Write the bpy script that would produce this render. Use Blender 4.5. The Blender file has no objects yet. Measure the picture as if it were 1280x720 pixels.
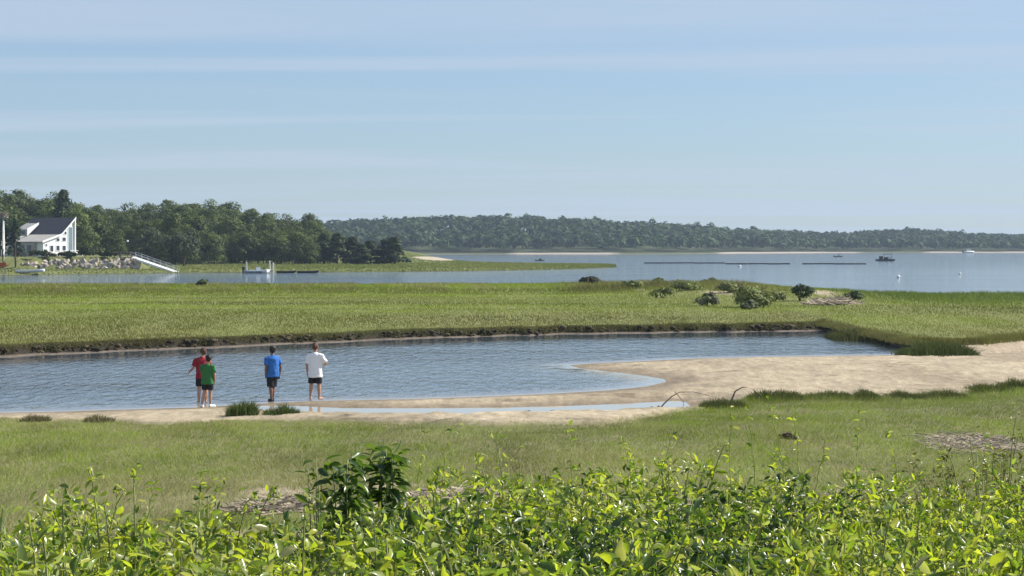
import bpy, math, random
import numpy as np
from mathutils import Vector, Matrix

R = math.radians
sc = bpy.context.scene
C = sc.collection
rng = np.random.default_rng(7)
random.seed(7)

# ------------------------------------------------------------------ camera
H, F, HY = 4.6, 2740.0, 308.0          # eye height, focal length (px of a 1280 px frame), horizon row


def W(px, py, z=0.0):
    d = (H - z) * F / (py - HY)
    return ((px - 640) / F * d, d, z)


def WX(px, d):
    return (px - 640) / F * d


def WZ(py, d):
    return H - (py - HY) * d / F


cam = bpy.data.cameras.new('camera')
cam.sensor_width = 36
cam.lens = 36 * F / 1280
cam.shift_y = -(360 - HY) / 1280
cam.clip_start = 0.5
cam.clip_end = 20000
cam_o = bpy.data.objects.new('camera', cam)
cam_o.location = (0, 0, H)
cam_o.rotation_euler = (R(90), 0, 0)
C.objects.link(cam_o)
sc.camera = cam_o

# ------------------------------------------------------------------ sky, sun, exposure
SUN_EL, SUN_AZ = 40.0, 70.0            # azimuth clockwise from the view direction
world = bpy.data.worlds.new('World')
sc.world = world
world.use_nodes = True
nt = world.node_tree
nt.nodes.clear()
out = nt.nodes.new('ShaderNodeOutputWorld')
bg = nt.nodes.new('ShaderNodeBackground')
bg.inputs['Strength'].default_value = 0.067
sky = nt.nodes.new('ShaderNodeTexSky')
sky.sky_type = 'NISHITA'
sky.sun_disc = False
sky.sun_elevation = R(SUN_EL)
sky.sun_rotation = R(SUN_AZ)
sky.altitude = 0
sky.air_density = 1.0
sky.dust_density = 0.25
sky.ozone_density = 2.0
# thin cirrus sheets: noise laid on a plane high above the place
tc = nt.nodes.new('ShaderNodeTexCoord')
sep = nt.nodes.new('ShaderNodeSeparateXYZ')
nt.links.new(tc.outputs['Generated'], sep.inputs[0])


def wmath(op, a, b=None):
    n = nt.nodes.new('ShaderNodeMath')
    n.operation = op
    for i, v in enumerate((a, b)):
        if v is None:
            continue
        if isinstance(v, (int, float)):
            n.inputs[i].default_value = v
        else:
            nt.links.new(v, n.inputs[i])
    return n.outputs[0]


zz = wmath('ADD', wmath('MAXIMUM', sep.outputs['Z'], 0.0), 0.035)
cx = wmath('DIVIDE', sep.outputs['X'], zz)
cy = wmath('DIVIDE', sep.outputs['Y'], zz)
cmb = nt.nodes.new('ShaderNodeCombineXYZ')
nt.links.new(cx, cmb.inputs[0])
nt.links.new(cy, cmb.inputs[1])
mp = nt.nodes.new('ShaderNodeMapping')
mp.inputs['Rotation'].default_value = (0, 0, R(14))
mp.inputs['Scale'].default_value = (0.14, 0.55, 1)
mp.inputs['Location'].default_value = (3.1, 1.15, 0)
nt.links.new(cmb.outputs[0], mp.inputs[0])
nz = nt.nodes.new('ShaderNodeTexNoise')
nz.inputs['Scale'].default_value = 1.0
nz.inputs['Detail'].default_value = 5
nz.inputs['Roughness'].default_value = 0.5
nz.inputs['Distortion'].default_value = 0.9
nt.links.new(mp.outputs[0], nz.inputs['Vector'])
rmp = nt.nodes.new('ShaderNodeMapRange')
rmp.inputs['From Min'].default_value = 0.38
rmp.inputs['From Max'].default_value = 0.62
rmp.inputs['To Min'].default_value = 0.30
rmp.inputs['To Max'].default_value = 0.78
rmp.interpolation_type = 'SMOOTHSTEP'
nt.links.new(nz.outputs[0], rmp.inputs['Value'])
mixc = nt.nodes.new('ShaderNodeMix')
mixc.data_type = 'RGBA'
mixc.inputs['B'].default_value = (5.1, 6.15, 7.45, 1)
nt.links.new(rmp.outputs[0], mixc.inputs['Factor'])
# the lens sees a slightly bluer sky than the model's default haze
tint = nt.nodes.new('ShaderNodeMix')
tint.data_type = 'RGBA'
tint.blend_type = 'MULTIPLY'
tint.inputs['Factor'].default_value = 1.0
tint.inputs['B'].default_value = (0.70, 0.87, 1.14, 1)
nt.links.new(sky.outputs[0], tint.inputs['A'])
nt.links.new(tint.outputs['Result'], mixc.inputs['A'])
nt.links.new(mixc.outputs['Result'], bg.inputs['Color'])
nt.links.new(bg.outputs[0], out.inputs['Surface'])

sun = bpy.data.lights.new('sun', 'SUN')
sun.energy = 5.0
sun.angle = R(0.55)
sun.color = (1.0, 0.955, 0.88)
sun_o = bpy.data.objects.new('sun', sun)
sd = Vector((math.sin(R(SUN_AZ)) * math.cos(R(SUN_EL)), math.cos(R(SUN_AZ)) * math.cos(R(SUN_EL)), math.sin(R(SUN_EL))))
sun_o.rotation_euler = sd.to_track_quat('Z', 'Y').to_euler()
C.objects.link(sun_o)

sc.view_settings.view_transform = 'Standard'
sc.view_settings.look = 'None'
sc.view_settings.exposure = 0.63
sc.view_settings.gamma = 1.0
sc.view_settings.use_curve_mapping = False
sc.cycles.max_bounces = 6
sc.cycles.transparent_max_bounces = 8
sc.cycles.volume_bounces = 0
sc.cycles.use_denoising = True
sc.cycles.sample_clamp_indirect = 6

# ------------------------------------------------------------------ helpers


def link(o, parent=None):
    C.objects.link(o)
    if parent is not None:
        o.parent = parent
    return o


def tag(o, label=None, cat=None, group=None, kind=None):
    if label:
        o['label'] = label
    if cat:
        o['category'] = cat
    if group:
        o['group'] = group
    if kind:
        o['kind'] = kind
    return o


def empty(name, loc, rz=0.0):
    o = bpy.data.objects.new(name, None)
    o.empty_display_size = 0.2
    o.location = loc
    o.rotation_euler = (0, 0, rz)
    return link(o)


def mesh_np(name, V, faces, col=None, mat=None, smooth=False, attrs=None):
    """faces: list of (n,k) int arrays"""
    V = np.asarray(V, dtype=np.float32).reshape(-1, 3)
    if not isinstance(faces, (list, tuple)):
        faces = [faces]
    faces = [np.asarray(f, dtype=np.int32) for f in faces if len(f)]
    me = bpy.data.meshes.new(name)
    me.vertices.add(len(V))
    me.vertices.foreach_set('co', V.ravel())
    idx = np.concatenate([f.ravel() for f in faces])
    tot = np.concatenate([np.full(len(f), f.shape[1], np.int32) for f in faces])
    st = np.concatenate([[0], np.cumsum(tot)[:-1]]).astype(np.int32)
    me.loops.add(len(idx))
    me.loops.foreach_set('vertex_index', idx)
    me.polygons.add(len(tot))
    me.polygons.foreach_set('loop_start', st)
    me.polygons.foreach_set('loop_total', tot)
    me.polygons.foreach_set('use_smooth', np.full(len(tot), smooth, dtype=bool))
    if col is not None:
        a = me.color_attributes.new('col', 'FLOAT_COLOR', 'POINT')
        c4 = np.ones((len(V), 4), np.float32)
        c4[:, :3] = col
        a.data.foreach_set('color', c4.ravel())
    for k, v in (attrs or {}).items():
        a = me.attributes.new(k, 'FLOAT', 'POINT')
        a.data.foreach_set('value', np.asarray(v, np.float32))
    me.update(calc_edges=True)
    me.validate()
    if mat:
        me.materials.append(mat)
    return me


def obj(name, me, parent=None):
    return link(bpy.data.objects.new(name, me), parent)


class MB:
    """collects shapes for one mesh"""

    def __init__(s):
        s.v, s.f, s.n = [], {3: [], 4: []}, 0

    def add(s, V, faces):
        V = np.asarray(V, float).reshape(-1, 3)
        for f in faces:
            k = len(f)
            if k in (3, 4):
                s.f[k].append([i + s.n for i in f])
            else:
                for j in range(1, k - 1):
                    s.f[3].append([f[0] + s.n, f[j] + s.n, f[j + 1] + s.n])
        s.v.append(V)
        s.n += len(V)
        return s

    def box(s, c, d, rz=0.0):
        x, y, z = [k / 2 for k in d]
        V = np.array([(a, b, e) for e in (-z, z) for a, b in ((-x, -y), (x, -y), (x, y), (-x, y))])
        ca, sa = math.cos(rz), math.sin(rz)
        V = np.c_[V[:, 0] * ca - V[:, 1] * sa, V[:, 0] * sa + V[:, 1] * ca, V[:, 2]] + np.array(c)
        return s.add(V, [(3, 2, 1, 0), (4, 5, 6, 7), (0, 1, 5, 4), (1, 2, 6, 5), (2, 3, 7, 6), (3, 0, 4, 7)])

    def tube(s, pts, rad, n=6, cap=True):
        pts = np.asarray(pts, float)
        rad = np.broadcast_to(np.asarray(rad, float), (len(pts),))
        V = []
        for i, p in enumerate(pts):
            t = pts[min(i + 1, len(pts) - 1)] - pts[max(i - 1, 0)]
            t = t / (np.linalg.norm(t) + 1e-9)
            u = np.cross(t, (0, 0, 1.0))
            if np.linalg.norm(u) < 1e-3:
                u = np.array((1.0, 0, 0))
            u /= np.linalg.norm(u)
            w = np.cross(t, u)
            for k in range(n):
                a = 2 * math.pi * k / n
                V.append(p + rad[i] * (math.cos(a) * u + math.sin(a) * w))
        m = len(pts)
        fs = [(i * n + k, i * n + (k + 1) % n, (i + 1) * n + (k + 1) % n, (i + 1) * n + k)[::-1] for i in range(m - 1) for k in range(n)]
        if cap:
            fs.append(tuple(range(n)))
            fs.append(tuple(range((m - 1) * n, m * n))[::-1])
        return s.add(V, fs)

    def rings(s, rings, n=14):
        """rings: (cx,cy,z,rx,ry) lofted along z, closed"""
        V = []
        for (x, y, z, a, b) in rings:
            for k in range(n):
                t = 2 * math.pi * k / n
                V.append((x + a * math.cos(t), y + b * math.sin(t), z))
        m = len(rings)
        fs = [(i * n + k, i * n + (k + 1) % n, (i + 1) * n + (k + 1) % n, (i + 1) * n + k) for i in range(m - 1) for k in range(n)]
        fs.append(tuple(range(n))[::-1])
        fs.append(tuple(range((m - 1) * n, m * n)))
        return s.add(V, fs)

    def capsule(s, p0, p1, r0, r1, n=10):
        p0, p1 = np.asarray(p0, float), np.asarray(p1, float)
        t = p1 - p0
        L = np.linalg.norm(t)
        t = t / (L + 1e-9)
        pts, rad = [], []
        for a in (-85, -60, -30, 0):
            pts.append(p0 + t * r0 * math.sin(R(a)))
            rad.append(max(1e-4, r0 * math.cos(R(a))))
        for a in (0, 30, 60, 85):
            pts.append(p1 + t * r1 * math.sin(R(a)))
            rad.append(max(1e-4, r1 * math.cos(R(a))))
        return s.tube(pts, rad, n)

    def ball(s, c, r, n=12, m=8):
        rr = [(c[0], c[1], c[2] + r[2] * math.sin(R(a)), max(1e-4, r[0] * math.cos(R(a))), max(1e-4, r[1] * math.cos(R(a)))) for a in np.linspace(-88, 88, m)]
        return s.rings(rr, n)

    def mesh(s, name, mat, smooth=False, col=None):
        V = np.concatenate(s.v)
        return mesh_np(name, V, [np.array(s.f[k]) for k in (3, 4) if s.f[k]], mat=mat, smooth=smooth, col=None if col is None else np.tile(col, (len(V), 1)))

    def build(s, name, mat, parent=None, smooth=False):
        return obj(name, s.mesh(name, mat, smooth), parent)


def hash2(ix, iy, seed):
    h = (ix.astype(np.int64) * 374761393 + iy.astype(np.int64) * 668265263 + seed * 982451653) & 0xFFFFFFFF
    h = ((h ^ (h >> 13)) * 1274126177) & 0xFFFFFFFF
    return ((h ^ (h >> 16)) & 0xFFFF) / 65535.0


def vnoise(x, y, seed=0):
    x, y = np.asarray(x, float), np.asarray(y, float)
    ix, iy = np.floor(x), np.floor(y)
    fx, fy = x - ix, y - iy
    fx, fy = fx * fx * (3 - 2 * fx), fy * fy * (3 - 2 * fy)
    a, b = hash2(ix, iy, seed), hash2(ix + 1, iy, seed)
    c, d = hash2(ix, iy + 1, seed), hash2(ix + 1, iy + 1, seed)
    return (a * (1 - fx) + b * fx) * (1 - fy) + (c * (1 - fx) + d * fx) * fy


def fbm(x, y, seed=0, o=4):
    s, a, t = 0, 0.5, 0
    for i in range(o):
        s = s + a * vnoise(np.asarray(x) * 2 ** i, np.asarray(y) * 2 ** i, seed + i)
        t += a
        a *= 0.5
    return s / t


def sstep(a, b, x):
    t = np.clip((np.asarray(x, float) - a) / (b - a), 0, 1)
    return t * t * (3 - 2 * t)


def sdf(poly, x, y):
    """signed distance to a polygon, negative inside"""
    p = np.asarray(poly, float)
    q = np.roll(p, -1, axis=0)
    x, y = np.asarray(x, float), np.asarray(y, float)
    d = np.full(x.shape, 1e9)
    ins = np.zeros(x.shape, bool)
    for (ax, ay), (bx, by) in zip(p, q):
        ex, ey = bx - ax, by - ay
        t = np.clip(((x - ax) * ex + (y - ay) * ey) / (ex * ex + ey * ey + 1e-12), 0, 1)
        d = np.minimum(d, np.hypot(x - ax - t * ex, y - ay - t * ey))
        c = (ay > y) != (by > y)
        ins ^= c & (x < ex * (y - ay) / (ey + 1e-12 * (ey == 0)) + ax)
    return np.where(ins, -d, d)


def lerp3(a, b, t):
    return np.asarray(a)[None] * (1 - t[:, None]) + np.asarray(b)[None] * t[:, None]


# ------------------------------------------------------------------ materials


def mat_new(name):
    m = bpy.data.materials.new(name)
    m.use_nodes = True
    n = m.node_tree.nodes
    return m, n, m.node_tree.links, n['Principled BSDF']


def spec(b, v):
    b.inputs['Specular IOR Level'].default_value = v


def m_plain(name, col, rough=0.7, noise=0.12, scale=8.0, bump=0.0, sp=0.3, metal=0.0):
    m, n, l, b = mat_new(name)
    tcn = n.new('ShaderNodeTexCoord')
    t = n.new('ShaderNodeTexNoise')
    t.inputs['Scale'].default_value = scale
    t.inputs['Detail'].default_value = 4
    l.new(tcn.outputs['Object'], t.inputs['Vector'])
    r = n.new('ShaderNodeValToRGB')
    r.color_ramp.elements[0].position = 0.3
    r.color_ramp.elements[1].position = 0.7
    r.color_ramp.elements[0].color = [c * (1 - noise) for c in col[:3]] + [1]
    r.color_ramp.elements[1].color = [min(1, c * (1 + noise)) for c in col[:3]] + [1]
    l.new(t.outputs[0], r.inputs[0])
    l.new(r.outputs[0], b.inputs['Base Color'])
    b.inputs['Roughness'].default_value = rough
    b.inputs['Metallic'].default_value = metal
    spec(b, sp)
    if bump:
        bn = n.new('ShaderNodeBump')
        bn.inputs['Strength'].default_value = bump
        bn.inputs['Distance'].default_value = 0.02
        l.new(t.outputs[0], bn.inputs['Height'])
        l.new(bn.outputs[0], b.inputs['Normal'])
    return m


def m_leaf(name, trans=0.35, rough=0.45, sp=0.35, ttint=(1.0, 1.15, 0.45), var=0.0, soft=0.0):
    """foliage: colour from the mesh attribute, part of the light passes through"""
    m, n, l, b = mat_new(name)
    a = n.new('ShaderNodeAttribute')
    a.attribute_name = 'col'
    src = a.outputs['Color']
    if var:
        oi = n.new('ShaderNodeObjectInfo')
        mr = n.new('ShaderNodeMapRange')
        mr.inputs['To Min'].default_value = 1 - var
        mr.inputs['To Max'].default_value = 1 + var
        l.new(oi.outputs['Random'], mr.inputs['Value'])
        hs = n.new('ShaderNodeHueSaturation')
        l.new(src, hs.inputs['Color'])
        l.new(mr.outputs[0], hs.inputs['Value'])
        src = hs.outputs[0]
    l.new(src, b.inputs['Base Color'])
    b.inputs['Roughness'].default_value = rough
    spec(b, sp)
    tr = n.new('ShaderNodeBsdfTranslucent')
    mx = n.new('ShaderNodeMix')
    mx.data_type = 'RGBA'
    mx.blend_type = 'MULTIPLY'
    mx.inputs['Factor'].default_value = 1
    mx.inputs['B'].default_value = (*ttint, 1)
    l.new(src, mx.inputs['A'])
    l.new(mx.outputs['Result'], tr.inputs['Color'])
    if soft:
        # a dense sward scatters light among its blades: shade it closer to the lie of the sward
        ge_n = n.new('ShaderNodeNewGeometry')
        v1 = n.new('ShaderNodeVectorMath')
        v1.operation = 'SCALE'
        v1.inputs['Scale'].default_value = 1 - soft
        l.new(ge_n.outputs['Normal'], v1.inputs[0])
        v2 = n.new('ShaderNodeVectorMath')
        v2.operation = 'ADD'
        v2.inputs[1].default_value = (0, 0, soft)
        l.new(v1.outputs[0], v2.inputs[0])
        v3 = n.new('ShaderNodeVectorMath')
        v3.operation = 'NORMALIZE'
        l.new(v2.outputs[0], v3.inputs[0])
        l.new(v3.outputs[0], b.inputs['Normal'])
    ms = n.new('ShaderNodeMixShader')
    ms.inputs[0].default_value = trans
    l.new(b.outputs[0], ms.inputs[1])
    l.new(tr.outputs[0], ms.inputs[2])
    l.new(ms.outputs[0], n['Material Output'].inputs['Surface'])
    return m


def m_ground(name, bump=0.5, scale=6.0):
    """ground: zone colour from the mesh, fine grain and relief from noise"""
    m, n, l, b = mat_new(name)
    a = n.new('ShaderNodeAttribute')
    a.attribute_name = 'col'
    tcn = n.new('ShaderNodeTexCoord')
    t = n.new('ShaderNodeTexNoise')
    t.inputs['Scale'].default_value = scale
    t.inputs['Detail'].default_value = 8
    t.inputs['Roughness'].default_value = 0.7
    l.new(tcn.outputs['Object'], t.inputs['Vector'])
    mr = n.new('ShaderNodeMapRange')
    mr.inputs['From Min'].default_value = 0.3
    mr.inputs['From Max'].default_value = 0.7
    mr.inputs['To Min'].default_value = 0.72
    mr.inputs['To Max'].default_value = 1.22
    l.new(t.outputs[0], mr.inputs['Value'])
    mp2 = n.new('ShaderNodeMapping')
    mp2.inputs['Scale'].default_value = (3.4, 0.55, 1)
    l.new(tcn.outputs['Object'], mp2.inputs[0])
    t3 = n.new('ShaderNodeTexNoise')
    t3.inputs['Scale'].default_value = 1
    t3.inputs['Detail'].default_value = 6
    t3.inputs['Roughness'].default_value = 0.75
    l.new(mp2.outputs[0], t3.inputs['Vector'])
    mr3 = n.new('ShaderNodeMapRange')
    mr3.inputs['From Min'].default_value = 0.3
    mr3.inputs['From Max'].default_value = 0.7
    mr3.inputs['To Min'].default_value = 0.68
    mr3.inputs['To Max'].default_value = 1.22
    l.new(t3.outputs[0], mr3.inputs['Value'])
    mu = n.new('ShaderNodeMath')
    mu.operation = 'MULTIPLY'
    l.new(mr.outputs[0], mu.inputs[0])
    l.new(mr3.outputs[0], mu.inputs[1])
    mx = n.new('ShaderNodeVectorMath')
    mx.operation = 'SCALE'
    l.new(a.outputs['Color'], mx.inputs[0])
    l.new(mu.outputs[0], mx.inputs['Scale'])
    l.new(mx.outputs[0], b.inputs['Base Color'])
    b.inputs['Roughness'].default_value = 0.9
    spec(b, 0.15)
    bn = n.new('ShaderNodeBump')
    bn.inputs['Strength'].default_value = bump
    bn.inputs['Distance'].default_value = 0.06
    l.new(t.outputs[0], bn.inputs['Height'])
    l.new(bn.outputs[0], b.inputs['Normal'])
    return m


def m_water():
    m, n, l, b = mat_new('water_surface')
    sh_ = n.new('ShaderNodeAttribute')
    sh_.attribute_name = 'shallow'
    mxb = n.new('ShaderNodeMix')
    mxb.data_type = 'RGBA'
    mxb.inputs['A'].default_value = (0.075, 0.098, 0.112, 1)
    mxb.inputs['B'].default_value = (0.42, 0.37, 0.28, 1)
    l.new(sh_.outputs['Fac'], mxb.inputs['Factor'])
    l.new(mxb.outputs['Result'], b.inputs['Base Color'])
    b.inputs['IOR'].default_value = 1.333
    spec(b, 0.5)
    a = n.new('ShaderNodeAttribute')
    a.attribute_name = 'chop'
    tcn = n.new('ShaderNodeTexCoord')
    tot = None
    for (sx, sy, amp, det) in ((2.8, 0.75, 0.115, 4), (0.55, 0.16, 0.05, 3), (7.0, 2.5, 0.018, 2)):
        mpn = n.new('ShaderNodeMapping')
        mpn.inputs['Scale'].default_value = (sx, sy, 1)
        mpn.inputs['Rotation'].default_value = (0, 0, R(7))
        l.new(tcn.outputs['Object'], mpn.inputs[0])
        t = n.new('ShaderNodeTexNoise')
        t.inputs['Scale'].default_value = 1
        t.inputs['Detail'].default_value = det
        t.inputs['Roughness'].default_value = 0.55
        t.inputs['Distortion'].default_value = 0.4
        l.new(mpn.outputs[0], t.inputs['Vector'])
        ma = n.new('ShaderNodeMath')
        ma.operation = 'MULTIPLY'
        ma.inputs[1].default_value = amp
        l.new(t.outputs[0], ma.inputs[0])
        if tot is None:
            tot = ma.outputs[0]
        else:
            ad = n.new('ShaderNodeMath')
            ad.operation = 'ADD'
            l.new(tot, ad.inputs[0])
            l.new(ma.outputs[0], ad.inputs[1])
            tot = ad.outputs[0]
    # wind streaks: long patches of calmer and rougher water
    mpn = n.new('ShaderNodeMapping')
    mpn.inputs['Scale'].default_value = (0.02, 0.09, 1)
    mpn.inputs['Rotation'].default_value = (0, 0, R(-4))
    l.new(tcn.outputs['Object'], mpn.inputs[0])
    t2 = n.new('ShaderNodeTexNoise')
    t2.inputs['Scale'].default_value = 1
    t2.inputs['Detail'].default_value = 4
    l.new(mpn.outputs[0], t2.inputs['Vector'])
    mr = n.new('ShaderNodeMapRange')
    mr.inputs['From Min'].default_value = 0.35
    mr.inputs['From Max'].default_value = 0.65
    mr.inputs['To Min'].default_value = 0.55
    mr.inputs['To Max'].default_value = 1.15
    l.new(t2.outputs[0], mr.inputs['Value'])
    ml = n.new('ShaderNodeMath')
    ml.operation = 'MULTIPLY'
    l.new(mr.outputs[0], ml.inputs[0])
    l.new(a.outputs['Fac'], ml.inputs[1])
    hh = n.new('ShaderNodeMath')
    hh.operation = 'MULTIPLY'
    l.new(tot, hh.inputs[0])
    l.new(ml.outputs[0], hh.inputs[1])
    bn = n.new('ShaderNodeBump')
    bn.inputs['Strength'].default_value = 1.0
    bn.inputs['Distance'].default_value = 1.0
    l.new(hh.outputs[0], bn.inputs['Height'])
    l.new(bn.outputs[0], b.inputs['Normal'])
    r = n.new('ShaderNodeMapRange')
    r.inputs['To Min'].default_value = 0.02
    r.inputs['To Max'].default_value = 0.05
    l.new(a.outputs['Fac'], r.inputs['Value'])
    l.new(r.outputs[0], b.inputs['Roughness'])
    return m


M = {}
M['ground'] = m_ground('ground_cover')
M['far_ground'] = m_ground('far_ground_cover', 0.3, 0.6)
M['grass'] = m_leaf('grass_blades', 0.30, 0.7, 0.05, (1.0, 1.05, 0.6), soft=0.55)
M['crown'] = m_leaf('tree_foliage', 0.22, 0.6, 0.15, (1.0, 1.1, 0.5), var=0.18)
M['farcrown'] = m_leaf('far_tree_foliage', 0.2, 0.7, 0.1)
M['vine'] = m_leaf('glossy_vine_leaf', 0.5, 0.30, 0.6, (1.12, 1.24, 0.46))
M['bark'] = m_plain('bark', (0.10, 0.075, 0.055), 0.9, 0.35, 5, 0.6)
M['stem'] = m_plain('green_stem', (0.22, 0.24, 0.08), 0.6, 0.3, 12)
M['tendril'] = m_plain('young_vine_stem', (0.38, 0.42, 0.10), 0.55, 0.2, 12)
M['twig'] = m_plain('dead_twig', (0.20, 0.16, 0.12), 0.9, 0.3, 12)
M['water'] = m_water()
M['white_paint'] = m_plain('white_paint', (0.80, 0.80, 0.78), 0.5, 0.05, 3)
M['shingle'] = m_plain('weathered_shingle', (0.36, 0.34, 0.31), 0.85, 0.18, 3, 0.3)
M['roof'] = m_plain('dark_roof_shingles', (0.075, 0.075, 0.085), 0.9, 0.2, 3, 0.3)
M['glass'] = m_plain('window_glass', (0.03, 0.04, 0.05), 0.06, 0.1, 1, 0, 0.7)
M['blue_glass'] = m_plain('sky_tinted_glass', (0.16, 0.24, 0.28), 0.05, 0.1, 1, 0, 0.8)
M['dark_wood'] = m_plain('dark_wet_wood', (0.045, 0.038, 0.032), 0.8, 0.3, 3)
M['wood'] = m_plain('weathered_wood', (0.30, 0.26, 0.21), 0.85, 0.2, 4, 0.3)
M['pale_wood'] = m_plain('sun_bleached_wood', (0.56, 0.56, 0.50), 0.8, 0.12, 3)
M['orange'] = m_plain('orange_paint', (0.45, 0.10, 0.03), 0.6, 0.1, 3)
M['red'] = m_plain('red_canvas', (0.22, 0.04, 0.04), 0.8, 0.1, 3)
M['stone'] = m_plain('granite_boulder', (0.39, 0.335, 0.275), 0.85, 0.5, 0.9, 0.5)
M['dark_hull'] = m_plain('dark_hull', (0.022, 0.024, 0.028), 0.45, 0.2, 3)
M['black'] = m_plain('black_plastic', (0.02, 0.02, 0.022), 0.4, 0.2, 6)
M['metal'] = m_plain('aluminium', (0.62, 0.64, 0.65), 0.4, 0.08, 4, 0, 0.5, 0.6)
M['grey_hull'] = m_plain('grey_blue_hull', (0.35, 0.39, 0.43), 0.5, 0.1, 2)
M['skin'] = m_plain('skin', (0.46, 0.245, 0.165), 0.55, 0.06, 10)
M['skin_deep'] = m_plain('skin_deeper', (0.20, 0.105, 0.07), 0.55, 0.06, 10)
M['hair_brown'] = m_plain('brown_hair', (0.085, 0.045, 0.028), 0.6, 0.4, 40, 0.5)
M['hair_black'] = m_plain('black_hair', (0.018, 0.014, 0.013), 0.55, 0.4, 40, 0.5)
M['shirt_red'] = m_plain('red_cotton', (0.26, 0.018, 0.030), 0.85, 0.1, 9, 0.2)
M['shirt_green'] = m_plain('green_cotton', (0.035, 0.155, 0.045), 0.85, 0.1, 9, 0.2)
M['shirt_blue'] = m_plain('blue_cotton', (0.030, 0.135, 0.42), 0.85, 0.1, 9, 0.2)
M['shirt_white'] = m_plain('white_cotton', (0.82, 0.82, 0.82), 0.85, 0.04, 9, 0.2)
M['shorts'] = m_plain('black_shorts', (0.016, 0.016, 0.020), 0.8, 0.2, 9, 0.2)
M['shoe_white'] = m_plain('white_shoe', (0.75, 0.75, 0.70), 0.6, 0.05, 9)
M['shoe_dark'] = m_plain('dark_shoe', (0.06, 0.045, 0.04), 0.6, 0.1, 9)
M['eye'] = m_plain('eye', (0.04, 0.03, 0.025), 0.2, 0.1, 9)
M['wrack'] = m_leaf('dry_wrack', 0.1, 0.8, 0.2, (1, 1, 1))

# ------------------------------------------------------------------ layout of the shore (photo pixel -> ground)
def PX(pts, z=0.0):
    return [W(a, b, z)[:2] for a, b in pts]


near_shore = PX([(1140, 443.5), (1060, 444.5), (960, 446), (870, 448), (790, 452), (735, 454.5), (712, 456.5), (722, 460), (760, 464.5),
                 (800, 469), (830, 474), (833, 477), (808, 483), (760, 488), (690, 492), (610, 495.5), (520, 498.5), (450, 500), (395, 501),
                 (350, 503), (300, 506), (240, 509.5), (150, 512), (70, 514.5), (0, 516), (-150, 520), (-500, 530)])
pond = near_shore + [(-60, 70), (-60, 130), (30, 130), (30, 97)]
puddle = PX([(318, 507), (366, 507.5), (430, 510.5), (540, 510.5), (640, 509.5), (740, 506.5), (800, 503.5), (850, 501), (858, 508), (825, 514), (740, 517),
             (640, 519), (540, 520.5), (450, 519.5), (380, 517), (330, 512)])
grass_line = np.array(PX([(-400, 520), (0, 515.5), (60, 518), (120, 520), (220, 522.5), (300, 519), (420, 520), (520, 523), (620, 526), (720, 525), (790, 519), (830, 511),
                          (880, 505), (925, 496), (985, 492), (1050, 492), (1100, 494), (1180, 489), (1240, 481), (1290, 476), (1600, 462)], 0.29))
grass_line = grass_line[np.argsort(grass_line[:, 0])]


def grass_edge(x):
    x = np.asarray(x, float)
    return np.interp(x, grass_line[:, 0], grass_line[:, 1]) + 0.9 * (fbm(x * 0.9, x * 0 + 3.3, 11) - 0.5) * 2


def near_h(x, y):
    ge = grass_edge(x)
    d = sdf(pond, x, y)
    sand = np.where(d > 0, np.minimum(0.042 * d, 0.10 + 0.016 * d), 0.06 * d)
    sand = np.clip(sand, -0.8, 0.34) + (0.05 * (fbm(x * 0.8, y * 0.8, 5) - 0.5) + 0.09 * (vnoise(x * 2.6, y * 2.2, 6) - 0.5)) * np.clip(d / 3, 0, 1)
    dp = sdf(puddle, x, y)
    sand = np.where(dp < 0, np.maximum(-0.12, dp * 0.14 - 0.01), np.where(dp < 1.6, np.minimum(sand, 0.045 * dp), sand))
    mead = 0.20 + 0.10 * fbm(x * 0.25, y * 0.25, 21) + 0.05 * fbm(x * 1.3, y * 1.3, 22)
    mead = mead + 0.45 * sstep(40, 26, y) + 1.35 * sstep(28, 14, y) + 0.95 * sstep(15, 4, y)
    mead = mead - 0.10 * sstep(7, 0, ge - y)
    k = sstep(0.25, -0.35, y - ge)
    return sand * (1 - k) + mead * k


def near_col(x, y):
    ge = grass_edge(x)
    d = sdf(pond, x, y)
    dp = sdf(puddle, x, y)
    n1 = fbm(x * 0.35, y * 0.12, 31)
    n2 = fbm(x * 2.2, y * 0.8, 32)
    dry = lerp3((0.42, 0.345, 0.235), (0.32, 0.26, 0.175), sstep(0.3, 0.7, n1))
    dry = dry * (0.78 + 0.42 * n2)[:, None]
    wl = sstep(0.03, 0.0, np.abs(fbm(x * 0.12, y * 0.3, 33) - 0.5)) * sstep(0.45, 0.6, n2)
    dry = dry * (1 - 0.5 * wl)[:, None]
    wet = np.array((0.17, 0.13, 0.09))
    kw = 1 - sstep(0.15, 2.4, np.minimum(np.abs(d), np.abs(dp) + 0.3 * (dp > 0)) + 1.2 * (n2 - 0.5))
    col = dry * (1 - 0.75 * kw[:, None]) + wet[None] * 0.75 * kw[:, None]
    g = lerp3((0.14, 0.145, 0.055), (0.22, 0.19, 0.10), fbm(x * 0.5, y * 0.5, 41))
    # bare sandy patches in the meadow
    patch = sstep(0.57, 0.66, fbm(x * 0.33, y * 0.2, 43)) * (y < 40)
    g = g * (1 - patch[:, None]) + np.array((0.40, 0.32, 0.23))[None] * patch[:, None]
    k = sstep(0.2, -0.3, y - ge)[:, None]
    return col * (1 - k) + g * k


def trap_grid(x_of_y0, x_of_y1, ys, nx):
    ys = np.asarray(ys, float)
    u = np.linspace(0, 1, nx)
    X = x_of_y0(ys)[:, None] * (1 - u)[None] + x_of_y1(ys)[:, None] * u[None]
    Y = np.repeat(ys[:, None], nx, 1)
    return X.ravel(), Y.ravel()


def grid_faces(ny, nx):
    i = np.arange(ny - 1)[:, None] * nx + np.arange(nx - 1)[None]
    i = i.ravel()
    return np.c_[i, i + 1, i + nx + 1, i + nx]


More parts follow.
